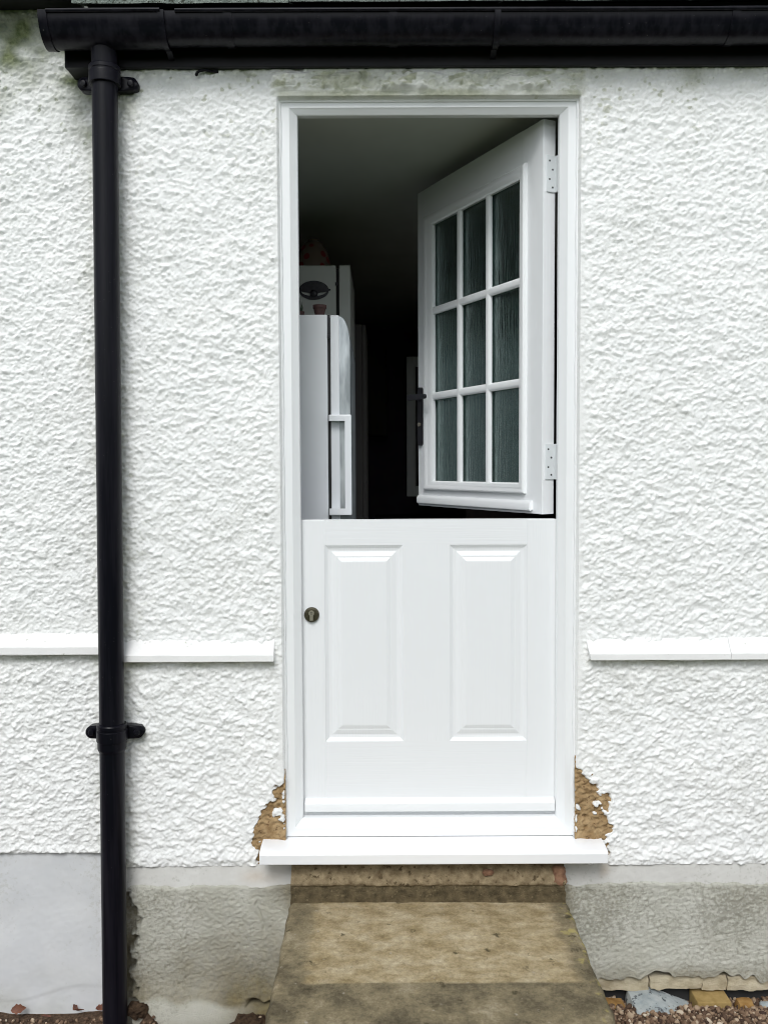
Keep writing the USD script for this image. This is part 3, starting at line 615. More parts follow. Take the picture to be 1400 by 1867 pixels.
def bead_ring(t0, sgn):
    st = [(0, 0), (.0015, .0085), (.0060, .0125), (.0150, .0125), (.0190, .0085), (.0235, .0075), (.0330, .0060), (.0380, .0010), (.0380, -.0100), (0, -.0100)]
    V, F = [], []
    kx, kz = (GU0 - MU0) / .038, (GZ0_ - MZ0) / .038
    for ins, d in st:
        t = t0 + sgn * d
        V += [(MU0 + ins * kx, t, MZ0 + ins * kz), (MU1 - ins * kx * (MU1 - GU1) / (GU0 - MU0), t, MZ0 + ins * kz), (MU1 - ins * kx * (MU1 - GU1) / (GU0 - MU0), t, MZ1 - ins * (MZ1 - GZ1_) / .038), (MU0 + ins * kx, t, MZ1 - ins * (MZ1 - GZ1_) / .038)]
    n = len(st)
    for k in range(n):
        for j in range(4):
            a, b, c, d = 4 * k + j, 4 * k + (j + 1) % 4, 4 * ((k + 1) % n) + (j + 1) % 4, 4 * ((k + 1) % n) + j
            F += [[a, b, c], [a, c, d]]
    m = trimesh.Trimesh(np.array(V), np.array(F), process=False)
    trimesh.repair.fix_normals(m)
    return m
obj('glazing_bead', leafm(bead_ring(LT, 1)), M['upvc'], upd, smooth=35)
obj('glazing_bead', leafm(bead_ring(0, -1)), M['upvc'], upd, smooth=35)
us = [GU0, GU0 + (GU1 - GU0) / 3, GU0 + 2 * (GU1 - GU0) / 3, GU1]
zz = [GZ0_, GZ0_ + (GZ1_ - GZ0_) / 3, GZ0_ + 2 * (GZ1_ - GZ0_) / 3, GZ1_]
def bar_prof(c, w, t0, s):
    return [(c - w / 2, t0), (c - w / 2, t0 + s * .006), (c - w / 2 + .004, t0 + s * .0105), (c - w / 2 + .009, t0 + s * .0125), (c + w / 2 - .009, t0 + s * .0125), (c + w / 2 - .004, t0 + s * .0105), (c + w / 2, t0 + s * .006), (c + w / 2, t0)]
for c in us[1:3]:
    for t0, s in ((LT - .009, 1), (.009, -1)):
        obj('glazing_bar', leafm(prism(bar_prof(c, .027, t0, s), GZ0_ - .001, GZ1_ + .001, 'z')), M['upvc'], upd, smooth=35)
for c in zz[1:3]:
    for t0, s in ((LT - .0092, 1), (.0092, -1)):
        m = prism([(t, z) for z, t in bar_prof(c, .027, t0, s * .985)], GU0 - .001, GU1 + .001, 'x')
        obj('glazing_bar', leafm(m), M['upvc'], upd, smooth=35)
for k in range(3):
    for j in range(3):
        g_ = box(us[k] + (.004 if k else -.006), us[k + 1] - (.004 if k < 2 else -.006), .016, .028, zz[j] + (.004 if j else -.006), zz[j + 1] - (.004 if j < 2 else -.006))
        obj('pane', leafm(g_), M['glass'], upd)
m = weather_bar(.0480, LW - .010, 0, 1.3680, 1.4000, .013)
m.vertices[:, 1] = LT - m.vertices[:, 1]; m.invert()
obj('weather_bar', leafm(m), M['upvc'], upd, smooth=35)
# handle: long backplate, lever, cylinder
def stadium(u0, u1, z0, z1, t0, t1):
    r = (u1 - u0) / 2; g_ = Polygon([(u0 + r, z0 + r), (u0 + r, z1 - r)]).buffer(0) if False else Point((u0 + u1) / 2, z0 + r).buffer(r).union(Point((u0 + u1) / 2, z1 - r).buffer(r)).convex_hull
    return prism(list(g_.exterior.coords)[:-1], t0, t1, 'y')
hd = obj('handle_plate', leafm(stadium(.7520, .7830, 1.5880, 1.8090, LT, LT + .010)), M['handle_black'], upd, smooth=35)
lev = [cyl((.7670, LT + .008, 1.7690), (.7670, LT + .050, 1.7690), .0095, 20), trimesh.convex.convex_hull(np.vstack([cyl((.7700, LT + .044, 1.7690), (.7700, LT + .056, 1.7690), .0120, 20).vertices, cyl((.6600, LT + .042, 1.7660), (.6600, LT + .052, 1.7660), .0085, 20).vertices])),
       cyl((.7670, LT + .009, 1.7690), (.7670, LT + .016, 1.7690), .0140, 24)]
obj('lever', [leafm(x) for x in lev], M['handle_black'], upd, smooth=35)
obj('lock_cylinder', leafm(cyl((.7670, LT + .009, 1.6680), (.7670, LT + .015, 1.6680), .0075, 20)), M['brass'], upd, smooth=35)
obj('lock_strip', leafm(box(LW, LW + .0025, .012, .032, 1.42, 2.42)), M['steel'], upd)
obj('latch', leafm(rbox(LW + .002, LW + .014, .014, .030, 1.700, 1.740, .002)), M['steel'], upd)
for zc in (1.52, 1.86, 2.10): obj('hook_bolt', leafm(rbox(LW + .002, LW + .012, .015, .029, zc - .02, zc + .02, .002)), M['steel'], upd)
# hinges on the near edge
for zc in (2.3820, 1.5200):
    hp = obj('hinge', leafm([rbox(-.0035, -.0005, .001, .0335, zc - .054, zc + .054, .001), rbox(-.0150, -.0030, -.004, .004, zc - .054, zc + .054, .002)]), M['hinge'], upd)
    sc = []
    for k, (dz, dt) in enumerate(((.038, .0235), (.0125, .0125), (-.0165, .0235), (-.040, .0125))):
        sc.append(leafm(cyl((-.0041, dt, zc + dz), (-.0030, dt, zc + dz), .0030, 14)))
    for s_ in sc: obj('screw', s_, M['screw'], hp)

# ------------------------------------------------------------------ the kitchen behind
kit = thing('kitchen_room', 'dim kitchen interior seen through the open half door', 'room', kind='structure')
RX0, RX1, RY0, RY1, RZ0, RZ1 = -1.6, 1.3, .302, 4.4, .42, 2.600
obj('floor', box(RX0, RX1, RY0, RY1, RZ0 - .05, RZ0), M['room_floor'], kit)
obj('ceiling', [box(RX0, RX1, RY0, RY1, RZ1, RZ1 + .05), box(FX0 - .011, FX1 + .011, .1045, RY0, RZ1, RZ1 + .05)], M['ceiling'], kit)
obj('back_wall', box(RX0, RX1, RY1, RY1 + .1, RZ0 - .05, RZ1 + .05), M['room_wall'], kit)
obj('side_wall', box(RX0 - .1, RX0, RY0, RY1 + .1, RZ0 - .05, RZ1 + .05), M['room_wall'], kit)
WY0, WY1, WZ0, WZ1 = .55, 1.75, 1.30, 2.40                     # unseen side window, added to bring daylight onto the fridge and panes
obj('side_wall', [box(RX1, RX1 + .1, RY0, WY0, RZ0 - .05, RZ1 + .05), box(RX1, RX1 + .1, WY1, RY1 + .1, RZ0 - .05, RZ1 + .05), box(RX1, RX1 + .1, WY0, WY1, RZ0 - .05, WZ0), box(RX1, RX1 + .1, WY0, WY1, WZ1, RZ1 + .05)], M['room_wall'], kit)
obj('window_frame', [box(RX1 + .02, RX1 + .08, WY0 - .001, WY0 + .05, WZ0 - .001, WZ1 + .001), box(RX1 + .02, RX1 + .08, WY1 - .05, WY1 + .001, WZ0 - .001, WZ1 + .001), box(RX1 + .021, RX1 + .079, WY0 + .05, WY1 - .05, WZ0 - .001, WZ0 + .05), box(RX1 + .021, RX1 + .079, WY0 + .05, WY1 - .05, WZ1 - .05, WZ1 + .001), box(RX1 + .022, RX1 + .078, 1.13, 1.17, WZ0 + .05, WZ1 - .05)], M['upvc'], kit)
obj('front_wall_lining', box(RX0, FX0 - .013, .3005, .3045, RZ0, RZ1), M['room_wall'], kit)
obj('front_wall_lining', box(FX1 + .013, RX1, .3005, .3045, RZ0, RZ1), M['room_wall'], kit)

fr = thing('fridge', 'white tall fridge with bar handle just inside the door', 'fridge')
obj('body', rbox(-.78, -.1892, .42, 1.00, .44, 2.0226, .004), M['enamel'], fr)
obj('gasket', box(-.1890, -.1791, .426, .994, .46, 2.0130), M['gasket'], fr)
obj('door', rbox(-.1789, -.1492, .42, 1.00, .46, 2.0205, .003), M['enamel'], fr)
arc = [(-.1490, .46), (-.1133, .46)] + [(-.1490 + .0357 * math.cos(a), 1.9195 + .0973 * math.sin(a)) for a in np.linspace(0, math.pi / 2, 14)]
obj('front_panel', prism(arc, .424, .996, 'y'), M['steel_front'], fr, smooth=30)
hl = trimesh.boolean.difference([rbox(-.1846, -.1091, .392, .416, 1.3440, 1.6837, .003), box(-.1552, -.1309, .3, .5, 1.3660, 1.6627)], engine='manifold')
hl = trimesh.boolean.difference([hl, box(-.193, -.1544, .3, .5, 1.3660, 1.6627)], engine='manifold')
obj('handle', hl, M['enamel'], fr)
obj('hinge_cap', [rbox(-.1875, -.1808, .414, .426, 1.943, 1.956, .001), prism([(-.1884, 1.957), (-.1804, 1.957), (-.1816, 2.0215), (-.1884, 2.0215)], .422, .4255, 'y')], M['magnet'], fr)

cup = thing('tall_cupboard', 'tall pale cupboard standing behind the white fridge', 'cupboard')
obj('body', rbox(-.78, -.1915, 1.04, 1.60, .42, 2.3281, .003), M['cupboard_white'], cup)
obj('door', rbox(-.1781, -.1337, 1.038, 1.60, .44, 2.3281, .003), M['cupboard_white'], cup)
obj('door_gap', box(-.1914, -.1782, 1.07, 1.59, .44, 2.32), M['gasket'], cup)
obj('hinge_cap', rbox(-.1937, -.1855, 1.033, 1.040, 2.246, 2.259, .001), M['magnet'], cup)

# winged badge magnet on the cupboard side
from shapely import affinity
c0 = (-.2808, 2.2272)
oval = affinity.scale(Point(0, 0).buffer(1, 32), .070, .044)
wing = Polygon([(-.060, -.006), (-.030, -.010), (-.014, -.016), (-.018, -.026), (-.040, -.022), (-.055, -.014)])
badge = oval.difference(wing).difference(affinity.scale(wing, -1, 1, origin=(0, 0)))
badge = affinity.translate(affinity.scale(badge.union(affinity.scale(Point(.067, .002).buffer(1, 12), .012, .005)), .8626, .8626, origin=(0, 0)), *c0)
bd = thing('badge_magnet', 'dark winged oval badge stuck on the cupboard side above the fridge', 'magnet')
m = trimesh.creation.extrude_polygon(badge, .006, engine='earcut')
v = m.vertices; m = trimesh.Trimesh(np.stack([v[:, 0], 1.039 - v[:, 2], v[:, 1]], 1), m.faces, process=False); trimesh.repair.fix_normals(m)
obj('plate', m, M['magnet'], bd)
obj('boss', lathe([(0, .010), (.010, .008), (.015, .003), (.016, 0), (0, 0)], (c0[0], 1.034, c0[1] - .0138), (0, -1, 0), 24), M['magnet'], bd, smooth=30)

SMALL = .86
pot = thing('plant_pot', 'small dark flared clay pot on top of the fridge', 'pot', (-.2200, .50, 2.0228))
obj('pot', lathe([(0, 0), (.018, 0), (.017, .004), (.0245, .040), (.0275, .040), (.0275, .053), (.0245, .053), (.0225, .044), (.014, .010), (0, .010)], (0, 0, 0)), M['terracotta'], pot, smooth=30)
obj('soil', lathe([(0, .0435), (.0226, .0435), (.0226, .040), (0, .040)], (0, 0, 0)), M['soil'], pot)
cac = thing('potted_plant', 'small dark spiky plant on top of the fridge beside the door frame', 'plant', (-.2870, .50, 2.0228))
obj('pot', lathe([(0, 0), (.013, 0), (.017, .028), (.0155, .028), (.012, .006), (0, .006)], (0, 0, 0)), M['terracotta'], cac, smooth=30)
for k in range(7):
    a = k * .9; t = np.array([math.cos(a) * .012, math.sin(a) * .012, .05 + .02 * (k % 3)])
    obj('leaf', cyl((math.cos(a) * .004, math.sin(a) * .004, .020), t, .0045, 8, .0006), M['leafy'], cac, smooth=40)
tin = thing('china_bowl', 'red patterned china bowl in colours darkened for shade, upturned on the tall cupboard', 'bowl', (-.2910, 1.14, 2.3283))
obj('bowl', lathe([(.088, 0), (.088, .008), (.080, .050), (.066, .095), (.045, .128), (.022, .140), (.022, .146), (.016, .146), (0, .140)], (0, 0, 0)), M['china'], tin, smooth=30)
obj('foot_ring', lathe([(.018, .138), (.024, .138), (.024, .148), (.018, .148)], (0, 0, 0)), M['china'], tin)

for t_ in (pot, cac, tin): UsdGeom.Xformable(t_).AddScaleOp().Set(Gf.Vec3f(SMALL, SMALL, SMALL))
tc = thing('tall_cupboard', 'dim narrow brown cupboard edge deeper in the kitchen right of the fridge', 'cupboard')
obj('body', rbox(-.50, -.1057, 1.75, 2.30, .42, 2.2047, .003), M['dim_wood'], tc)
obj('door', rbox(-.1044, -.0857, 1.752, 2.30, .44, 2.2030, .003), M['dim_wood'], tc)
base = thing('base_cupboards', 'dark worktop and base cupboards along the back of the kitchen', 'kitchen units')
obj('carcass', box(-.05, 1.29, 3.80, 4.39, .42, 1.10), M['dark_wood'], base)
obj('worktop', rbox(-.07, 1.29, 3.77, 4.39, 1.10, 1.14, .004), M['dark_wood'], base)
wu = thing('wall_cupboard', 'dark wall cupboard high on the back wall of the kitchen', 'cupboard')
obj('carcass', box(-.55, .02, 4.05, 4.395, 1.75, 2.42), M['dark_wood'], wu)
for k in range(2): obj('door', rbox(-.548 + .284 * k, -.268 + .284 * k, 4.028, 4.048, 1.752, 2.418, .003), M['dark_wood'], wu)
gc = thing('glazed_cupboard', 'pale framed glazed cupboard partly hidden behind the open door leaf', 'cupboard')
gy0 = 3.0
obj('stile', rbox(.1450, .1960, gy0, gy0 + .03, 1.3260, 2.2050, .003), M['cupboard_white'], gc)
obj('stile', rbox(.5000, .5500, gy0, gy0 + .03, 1.3260, 2.2050, .003), M['cupboard_white'], gc)
obj('rail', box(.1960, .5000, gy0 + .002, gy0 + .028, 1.3260, 1.3860), M['cupboard_white'], gc)
obj('rail', box(.1960, .5000, gy0 + .002, gy0 + .028, 2.1450, 2.2050), M['cupboard_white'], gc)
obj('bead', [box(.1962, .2020, gy0 - .004, gy0 + .004, 1.388, 2.143), box(.1962, .4998, gy0 - .004, gy0 + .004, 1.3862, 1.392)], M['reveal'], gc)
obj('carcass', [box(.1450, .1650, gy0 + .031, gy0 + .34, 1.326, 2.205), box(.53, .55, gy0 + .031, gy0 + .34, 1.326, 2.205), box(.1652, .5298, gy0 + .32, gy0 + .34, 1.326, 2.205), box(.1652, .5298, gy0 + .031, gy0 + .319, 1.326, 1.346), box(.1652, .5298, gy0 + .031, gy0 + .319, 2.185, 2.205)], M['dark_wood'], gc)
obj('support', box(.53, 1.295, gy0 + .10, gy0 + .34, .42, 2.40), M['dark_wood'], gc)

# ------------------------------------------------------------------ roof edge, fascia, gutter, downpipe
roof = thing('roof', 'roof edge of rough grey green tiles over a black fascia board', 'roof')
obj('fascia_board', rbox(-.9030, 1.75, -.022, -.002, 2.6460, 2.8000, .002), M['fascia'], roof)
obj('fascia_end', rbox(-.9030, -.815, -.0015, .20, 2.6480, 2.7700, .002), M['fascia'], roof)
obj('soffit', box(-.81, 1.75, -.0015, .36, 2.7010, 2.7080), M['fascia'], roof)
sl = math.radians(24)
def tile(x0, w, y, z, k):
    b = trimesh.creation.box((1, 1, 1))
    for _ in range(3): b = b.subdivide()
    v = b.vertices * np.array([w - .003, .42, .020]) + np.array([x0 + w / 2, .21, 0])
    n = meshkit.fbm(v * np.array([30, 30, 30]) + 7 * k, 3, 5 + k) - .5
    v = v + np.array([0, 1, 1]) * n[:, None] * .006
    c, s = math.cos(sl), math.sin(sl)
    v = np.stack([v[:, 0], y + v[:, 1] * c - v[:, 2] * s, z + v[:, 1] * s + v[:, 2] * c], 1)
    return trimesh.Trimesh(v, b.faces, process=False)
obj('eave_board', rbox(-3.2, -.87, -.060, .06, 2.846, 2.96, .003), M['fascia'], roof)
x = -.860
k = 0
while x < 1.5:
    w = .60 + R.uniform(-.01, .01)
    obj('roof_tile', tile(x, w, -.090 + R.uniform(-.002, .002), 2.8020 + .0035 * (x + .3) / 1.4 + R.uniform(-.001, .001), k), M['tile'], roof, smooth=40)
    x += w; k += 1
obj('roof_deck', prism([(-.040, 2.810), (3.0, 2.810 + 3.04 * math.tan(sl)), (3.0, 2.74 + 3.04 * math.tan(sl)), (-.0, 2.79)], -.83, 1.75, 'x'), M['underlay_shade'], roof)

gut = thing('rain_gutter', 'black plastic half round gutter along the roof edge', 'gutter')
GCY, GR, GTOP = -.082, .057, 2.7440
def gutter_profile(r, thick, deep=1.18):
    out = [(GCY - r * math.cos(a), GTOP - r * deep * math.sin(a)) for a in np.linspace(0, math.pi, 28)]
    inn = [(GCY + (r - thick) * math.cos(a), GTOP - (r - thick) * deep * math.sin(a)) for a in np.linspace(0, math.pi, 28)]
    return out + inn
def sag(m):
    v = m.vertices; v[:, 2] += -.0025 * np.sin((v[:, 0] - .2) * 1.9) + .004 * (v[:, 0] - .2) / 1.4
    return m
def gut_seg(x0, x1, r, t):
    parts = []
    for a, b in zip(np.linspace(x0, x1, 13)[:-1], np.linspace(x0, x1, 13)[1:]): parts.append(prism(gutter_profile(r, t), a, b, 'x'))
    m = trimesh.util.concatenate(parts); return m
def swept(profile, xs_):
    P = np.array(profile); n = len(P); V = np.vstack([np.column_stack([np.full(n, x), P]) for x in xs_]); F = []
    for k in range(len(xs_) - 1):
        for j in range(n):
            a, b = k * n + j, k * n + (j + 1) % n
            F += [[a, b, b + n], [a, b + n, a + n]]
    cap = trimesh.creation.triangulate_polygon(Polygon(P), engine='earcut')[1]
    F = np.vstack([np.array(F), cap, cap + (len(xs_) - 1) * n])
    m = trimesh.Trimesh(V, F, process=False); trimesh.repair.fix_normals(m); return m
obj('channel', sag(swept(gutter_profile(GR, .003), seg(-.900, .1, 1.78))), M['black_plastic'], gut, smooth=30)
lip = [(GCY - GR - .002 + .0065 * math.cos(a), GTOP - .001 + .0055 * math.sin(a)) for a in np.linspace(0, 2 * math.pi, 15)[:-1]]
obj('rim', sag(swept(lip, seg(-.56, .1, 1.78))), M['black_plastic'], gut, smooth=40)
# running outlet with its stop end
obj('outlet_body', sag(swept(gutter_profile(GR + .005, .006), seg(-.907, .05, -.600))), M['black_plastic'], gut, smooth=30)
obj('outlet_rim', sag(swept([(y - .005, z) for y, z in lip], seg(-.907, .05, -.600))), M['black_plastic'], gut, smooth=40)
end_cap = [(GCY - (GR + .009) * math.cos(a), GTOP + .002 - (GR + .009) * 1.18 * math.sin(a)) for a in np.linspace(0, math.pi, 28)]
obj('stop_end', sag(prism(end_cap, -.930, -.906, 'x')), M['black_plastic'], gut, smooth=30)
for x0, x1 in ((-.606, -.590), (.306, .322)):
    obj('gutter_clip', sag(swept(gutter_profile(GR + .0075, .004), [x0, (x0 + x1) / 2, x1])), M['black_plastic'], gut, smooth=30)
    obj('gutter_bracket', sag(prism([(GCY + GR, GTOP), (-.0225, GTOP), (-.0225, GTOP - .08), (GCY + .02, GTOP - GR * 1.19), (GCY + GR * .8, GTOP - GR * .9)], x0, x1, 'x')), M['black_plastic'], gut)
for xa in (-.43, .02, .95): obj('gutter_clip', sag(swept(gutter_profile(GR + .0022, .002), [xa, xa + .012, xa + .022])), M['black_plastic'], gut, smooth=30)

dp = thing('downpipe', 'black round plastic downpipe running down the wall left of the door', 'downpipe')
p0, p1 = np.array([-.7780, -.060, 2.6150]), np.array([-.8010, -.060, -.150])
def on(z): return p0 + (p1 - p0) * (p0[2] - z) / (p0[2] - p1[2])
PR = .0355
obj('pipe', lathe([(0, 0), (PR, 0), (PR, .7), (PR, 1.4), (PR, 2.1), (PR, np.linalg.norm(p0 - p1)), (0, np.linalg.norm(p0 - p1))], p1, p0 - p1, 48), M['black_plastic'], dp, smooth=30)
def collar(zt, zb, r, chamf=.004):
    a, b = on(zb), on(zt); L = np.linalg.norm(b - a)
    return lathe([(PR - .001, 0), (PR + .002, 0), (r - .001, .006), (r, .009), (r, L - .014), (r + .002, L - .012), (r + .002, L - .003), (r, L), (PR - .001, L)], a, b - a, 48)
obj('socket', collar(.7640, .6840, .0410), M['black_plastic'], dp, smooth=30)
obj('socket', collar(2.6300, 2.5800, .0420), M['black_plastic'], dp, smooth=30)
ot = on(2.63)
obj('outlet_spigot', lathe([(0, 0), (.0350, 0), (.0350, .055), (.0420, .075), (0, .075)], ot - np.array([0, 0, .004]), (0, -.10, 1), 40), M['black_plastic'], dp, smooth=30)
def clip(z, zh):
    c = on(z)
    ring = lathe([(PR, -zh), (PR + .0075, -zh), (PR + .0085, -zh + .002), (PR + .0085, zh - .002), (PR + .0075, zh), (PR, zh)], c, p0 - p1, 48)
    pr = obj('pipe_clip', ring, M['black_plastic'], dp, smooth=30)
    for s_, dx in ((-1, .068), (1, .066)):
        cx = c[0] + s_ * dx
        lug = trimesh.convex.convex_hull(np.vstack([cyl((cx, -.003, z), (cx, -.032, z), .0185, 24).vertices, rbox(c[0] + s_ * .030 - .004, c[0] + s_ * .030 + .004, -.034, -.003, z - .021, z + .021).vertices]))
        obj('lug', lug, M['black_plastic'], pr, smooth=35)
        obj('bolt', lathe([(0, .012), (.007, .011), (.010, .006), (.0105, 0), (0, 0)], (cx, -.030, z), (0, -1, 0), 20), M['black_plastic'], pr, smooth=30)
clip(.7300, .0160)
clip(2.5960, .0160)

cab = thing('cable', 'short black cable end poking out under the fascia', 'cable')
cpts = [(-.47, -.004, 2.641), (-.49, -.010, 2.639), (-.505, -.014, 2.641), (-.520, -.016, 2.638), (-.528, -.018, 2.632), (-.529, -.018, 2.627)]
obj('cable_end', [cyl(cpts[k], cpts[k + 1], .0038, 10) for k in range(len(cpts) - 1)] + [trimesh.creation.icosphere(1, .0048).apply_translation(cpts[-1])], M['black_plastic'], cab, smooth=60)

# ------------------------------------------------------------------ concrete step and threshold block
step = thing('concrete_step', 'weathered brown concrete doorstep slab with a cleaner rectangle on top', 'step')
sx, sy = seg(-.2820, .006, .5360), seg(-1.05, .012, -.62, .006, -.012)
SX, SY = np.meshgrid(sx, sy)
def st_noise(X, Y, f, seed): return meshkit.fbm(np.stack([X * f, Y * f, X * 0 + seed], -1), 4, seed) - .5
SZ = .2225 + .018 * (SY + .02) + .0045 * st_noise(SX, SY, 22, 2) + .006 * st_noise(SX, SY, 5, 4)
edge = np.minimum(np.minimum(SX + .2820, .5360 - SX), SY + 1.05)
SZ -= .012 * (1 - smoothstep(0, .012, edge + .006 * st_noise(SX, SY, 40, 6))) ** 2
wob = .016 * st_noise(SX, SY, 26, 8) + .010 * st_noise(SX * .3, SY * 5, 30, 9)
cl = smoothstep(-.222, -.190, SX + 2.2 * wob) * (1 - smoothstep(.455, .500, SX + 2.2 * wob)) * smoothstep(-.452, -.443, SY + .25 * wob) * (1 - smoothstep(-.045, -.025, SY))
# rounded arris: copy the border down as a skirt
ew = .008 * st_noise(SX * 0, SY, 30, 12) + .010 * st_noise(SX * 0, SY, 8, 13)
SXw = SX + ew * np.where(SX < .127, 1, -1) * smoothstep(.22, .41, np.abs(SX - .127))
V = np.stack([SXw, SY, SZ], -1).reshape(-1, 3)
ii = np.arange(SX.size).reshape(SX.shape)
q = np.stack([ii[:-1, :-1], ii[:-1, 1:], ii[1:, 1:], ii[1:, :-1]], -1).reshape(-1, 4)
rimv = np.concatenate([ii[0, :], ii[1:, -1], ii[-1, -2::-1], ii[-2:0:-1, 0]])
B = V[rimv].copy(); B[:, 2] = -.35
nV = len(V); r2 = np.arange(len(rimv)) + nV; rn = np.roll(np.arange(len(rimv)), -1)
q2 = np.stack([rimv, r2, r2[rn], rimv[rn]], -1)
obj('slab', (np.vstack([V, B]), np.vstack([q, q2])), M['concrete'], step, smooth=40, prim=None)
# the primvar needs the split vertices of the smoothed mesh: rebuild them by position
sp = stage.GetPrimAtPath('/World/concrete_step/slab'); pts = np.array(UsdGeom.Mesh(sp).GetPointsAttr().Get())
from scipy.spatial import cKDTree
_, near = cKDTree(np.vstack([V, B])).query(pts)
UsdGeom.PrimvarsAPI(UsdGeom.Mesh(sp)).CreatePrimvar('stain', Sdf.ValueTypeNames.FloatArray, 'vertex').Set(Vt.FloatArray.FromNumpy(np.concatenate([cl.ravel(), np.zeros(len(B))])[near].astype(np.float32)))
# threshold block under the sill: sloping worn top, chipped arris, dark riser
tx = seg(-.2790, .004, .5300)
tprof = [(.020, .352), (-.004, .346), (-.020, .328), (-.034, .308), (-.046, .294), (-.052, .288), (-.0555, .281), (-.0540, .274), (-.040, .270), (-.020, .268)]
tv = []
for x in tx:
    c = meshkit.fbm(np.array([[x * 55, 3.1, k * .55] for k in range(len(tprof))]), 4, 21) - .5
    c2 = meshkit.fbm(np.array([[x * 9, 1.3, k * .3] for k in range(len(tprof))]), 2, 23) - .5
    chip = np.array([0, 0, .3, .6, 1.0, 1.6, 1.6, .8, .5, .3])
    tv.append([(x, y + .010 * c[k] * chip[k] + .004 * c2[k], z + (.012 * c[k] * chip[k] + .004 * c2[k] if k < 7 else .004 * c2[k])) for k, (y, z) in enumerate(tprof)])
tv = np.array(tv); n = len(tprof); ti = np.arange(tv.shape[0] * n).reshape(-1, n)
tq = np.stack([ti[:-1, :-1], ti[:-1, 1:], ti[1:, 1:], ti[1:, :-1]], -1).reshape(-1, 4)
F = np.vstack([tq[:, [0, 1, 2]], tq[:, [0, 2, 3]]])
caps = [[ti[0, 0], ti[0, k + 1], ti[0, k]] for k in range(1, n - 1)] + [[ti[-1, 0], ti[-1, k], ti[-1, k + 1]] for k in range(1, n - 1)]
tm = trimesh.Trimesh(tv.reshape(-1, 3), np.vstack([F, np.array(caps)]), process=False)
M['threshold'] = mat('mottled_brown_concrete', (0.115, 0.082, 0.045), (0.33, 0.265, 0.165), scale=42, rough=0.95, spec=0.15, bump=0.9, bscale=240, bdist=0.005, speck=(0.085, 0.062, 0.034), speck_at=.64, speck_scale=60, detail=8, lo=.3, hi=.7)
M['riser'] = mat('dark_riser_concrete', (0.060, 0.047, 0.027), (0.150, 0.118, 0.068), scale=38, rough=0.95, spec=0.15, bump=0.9, bscale=240, bdist=0.005, speck=(0.17, 0.135, 0.08), speck_at=.64, speck_scale=80, detail=7)  # riser concrete, a darker brown than the sloping top
obj('threshold_block', tm, M['threshold'], step, smooth=45)
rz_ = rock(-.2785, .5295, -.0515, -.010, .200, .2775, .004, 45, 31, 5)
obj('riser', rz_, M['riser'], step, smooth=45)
obj('brick_chip', rock(.4950, .5310, -.052, -.030, .270, .325, .008, 60, 77, 3, .5), mat('red_brick', (0.14, 0.07, 0.04), (0.25, 0.14, 0.085), scale=60, rough=0.95, bump=.6), step, smooth=50)
obj('brick_chip', rock(.288, .318, -.050, -.034, .300, .315, .004, 60, 78, 3, .5), '/World/Looks/red_brick', step, smooth=50)

# ------------------------------------------------------------------ loose stones, gravel, leaves
def loose(name, mesh, m, label, cat, group=None):
    o = obj(name, mesh, m, smooth=45); tag(o, label, cat, group); return o
st = rock(.728, .915, -.090, .020, -.150, -.078, .010, 16, 5, 4, .25)
vv = st.vertices; t_ = np.clip((vv[:, 0] - .80) / .11, 0, 1); vv[:, 2] -= (vv[:, 2] + .15) * t_ * .55
loose('stone', st, M['blue_stone'], 'pale blue grey stone lying under the edge of the plinth', 'stone')
loose('brick', rbox(.9250, 1.0270, -.046, .030, -.1300, -.0880, .004), M['yellow_brick'], 'broken yellow brick end right of the blue grey stone', 'brick')
ob = rock(.640, .708, -.060, .000, -.150, -.095, .012, 22, 9, 4, .35); 
loose('brick', ob, M['orange_brick'], 'orange brick fragment between the step and the blue grey stone', 'brick')
for k, (x0, y0, s_, col) in enumerate(((1.045, -.05, .035, 'orange_brick'), (1.115, -.055, .03, 'blue_stone'))):
    loose('stone', rock(x0, x0 + s_ * 1.3, y0, y0 + s_, -.125, -.125 + s_, .006, 30, 60 + k, 3, .5), M[col], ['small reddish stone right of the yellow brick', 'small grey stone at the far right of the gravel'][k], 'stone')
# gravel as an instancer of a few pebble shapes
gi_ = UsdGeom.PointInstancer.Define(stage, '/World/gravel'); used.add('/World/gravel')
protos = []
for k in range(6):
    ic = trimesh.creation.icosphere(subdivisions=1, radius=1.0)
    v = ic.vertices * (1 + .55 * (meshkit.fbm(ic.vertices * 1.6 + 11 * k, 2, 30 + k) - .5))[:, None] * np.array([1, .8, .62])
    pm_ = usdkit.mesh(stage, f'/World/gravel/pebble_{k:03d}' if k else '/World/gravel/pebble', trimesh.Trimesh(v, ic.faces, process=False), M['gravel'], smooth=35)
    protos.append(pm_.GetPath())
N = 9000
gxs, gys = R.uniform(-1.5, 1.6, N), -R.uniform(0, 1, N) ** 1.4 * .55 + .035
gxs[:3500] = R.uniform(.53, 1.35, 3500); gys[:3500] = R.uniform(-.24, .032, 3500)
keep = ~((gxs > -.30) & (gxs < .545)) & ~((gxs < -.8) & (gys > .055)) & ~((gxs > -.83) & (gxs < -.30) & (gys > -.025)) & ((np.hypot(gxs + .80, gys + .06)) > .045)
gxs, gys = gxs[keep], gys[keep]
size = R.lognormal(-5.35, .38, len(gxs)).clip(.002, .0105)
gz = ground_z(gxs, gys) + size * R.uniform(.1, .7, len(gxs))
gi_.CreatePrototypesRel().SetTargets(protos)
gi_.CreateProtoIndicesAttr(Vt.IntArray.FromNumpy(R.integers(0, 6, len(gxs)).astype(np.int32)))
gi_.CreatePositionsAttr(Vt.Vec3fArray.FromNumpy(np.stack([gxs, gys, gz], 1).astype(np.float32)))
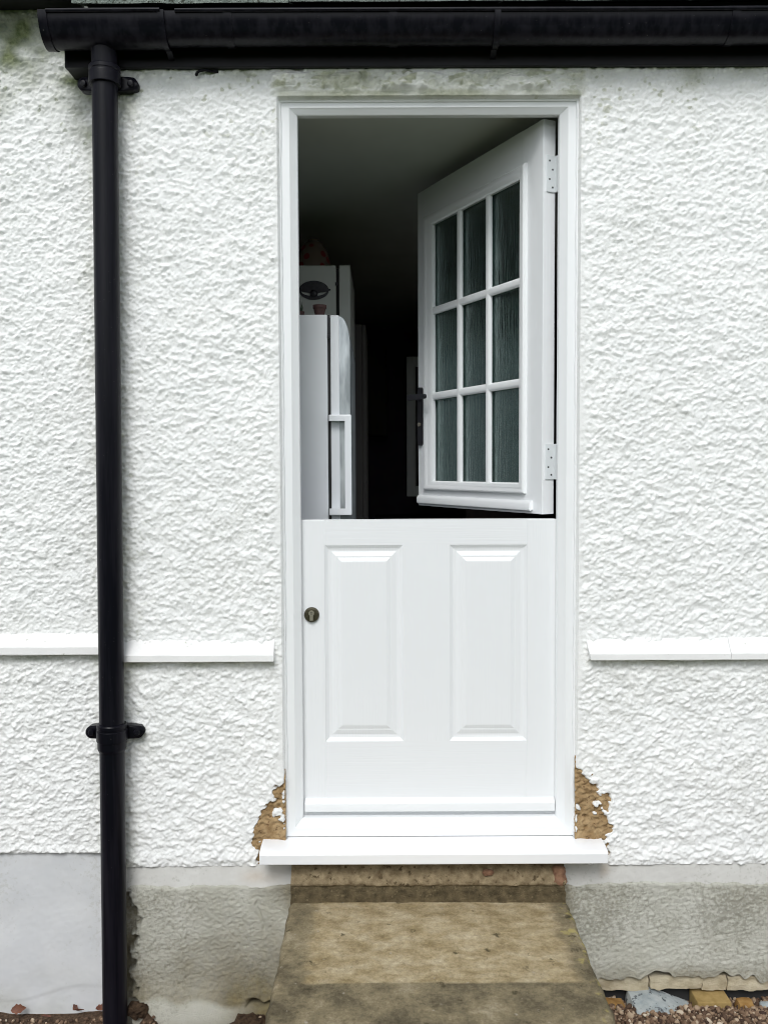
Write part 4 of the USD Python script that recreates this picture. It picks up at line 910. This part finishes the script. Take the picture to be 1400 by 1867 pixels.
gi_.CreateScalesAttr(Vt.Vec3fArray.FromNumpy(np.repeat(size[:, None], 3, 1).astype(np.float32)))
qs = R.standard_normal((len(gxs), 4)); qs /= np.linalg.norm(qs, axis=1, keepdims=True)
gi_.CreateOrientationsAttr(Vt.QuathArray([Gf.Quath(float(a), float(b), float(c), float(d)) for a, b, c, d in qs]))
tag(gi_.GetPrim(), 'loose mixed brown gravel along the foot of the wall', 'gravel', None, 'stuff')
# clods of soil at the pipe foot and beside the step
for k, (x0, y0, z0, s_, lab) in enumerate(((-.745, -.035, -.125, .040, 'dark soil clod beside the foot of the downpipe'), (-.400, -.060, -.165, .060, 'dark soil clod against the left side of the step'), (-.335, -.055, -.165, .050, 'small dark soil clod touching the step corner'))):
    loose('soil_clod', rock(x0 - s_ * .7, x0 + s_ * .7, y0 - s_ / 2, y0 + s_ / 2, z0, z0 + s_ * .75, .013, 55, 90 + k, 5, .6), M['soil'], lab, 'soil')
# dead leaves at the foot of the smooth plinth
def leaf(L, seed):
    u, w = np.meshgrid(np.linspace(0, 1, 9), np.linspace(-1, 1, 5))
    half = .30 * np.sin(np.pi * u ** .8) * (1 + .15 * np.sin(u * 22))
    X, Y = u, w * half
    Z = .25 * np.abs(w) * half * 1.4 + .12 * np.sin(u * 4 + seed) 
    i = np.arange(45).reshape(5, 9)
    top = np.stack([X, Y, Z], -1).reshape(-1, 3) * L
    q = np.stack([i[:-1, :-1], i[:-1, 1:], i[1:, 1:], i[1:, :-1]], -1).reshape(-1, 4)
    bot = top - np.array([0, 0, .0006])
    return np.vstack([top, bot]), np.vstack([q, q[:, ::-1] + 45])
lfs = [(-1.150, .034, -.166, .045, 20, 'curled brown leaf at the far left foot of the smooth plinth'), (-.960, .030, -.165, .035, 80, 'brown leaf with dark tip left of the downpipe foot'), (-.925, .026, -.164, .040, 150, 'brown leaf standing on edge near the downpipe foot'),
       (-.890, .034, -.162, .038, 35, 'reddish brown leaf touching the back of the downpipe foot'), (-1.02, .020, -.172, .030, 200, 'small brown leaf lying on gravel below the smooth plinth')]
for k, (x0, y0, z0, L, rz, lab) in enumerate(lfs):
    v, f = leaf(L, k)
    a, b = math.radians(rz), math.radians(55 - 12 * k)
    Rz = np.array([[math.cos(a), -math.sin(a), 0], [math.sin(a), math.cos(a), 0], [0, 0, 1]]); Rx = np.array([[1, 0, 0], [0, math.cos(b), -math.sin(b)], [0, math.sin(b), math.cos(b)]])
    loose('dead_leaf', (v @ (Rz @ Rx).T + np.array([x0, y0, z0 + .012]), f), M['dead_leaf'], lab, 'leaf', 'dead leaves at the foot of the wall')
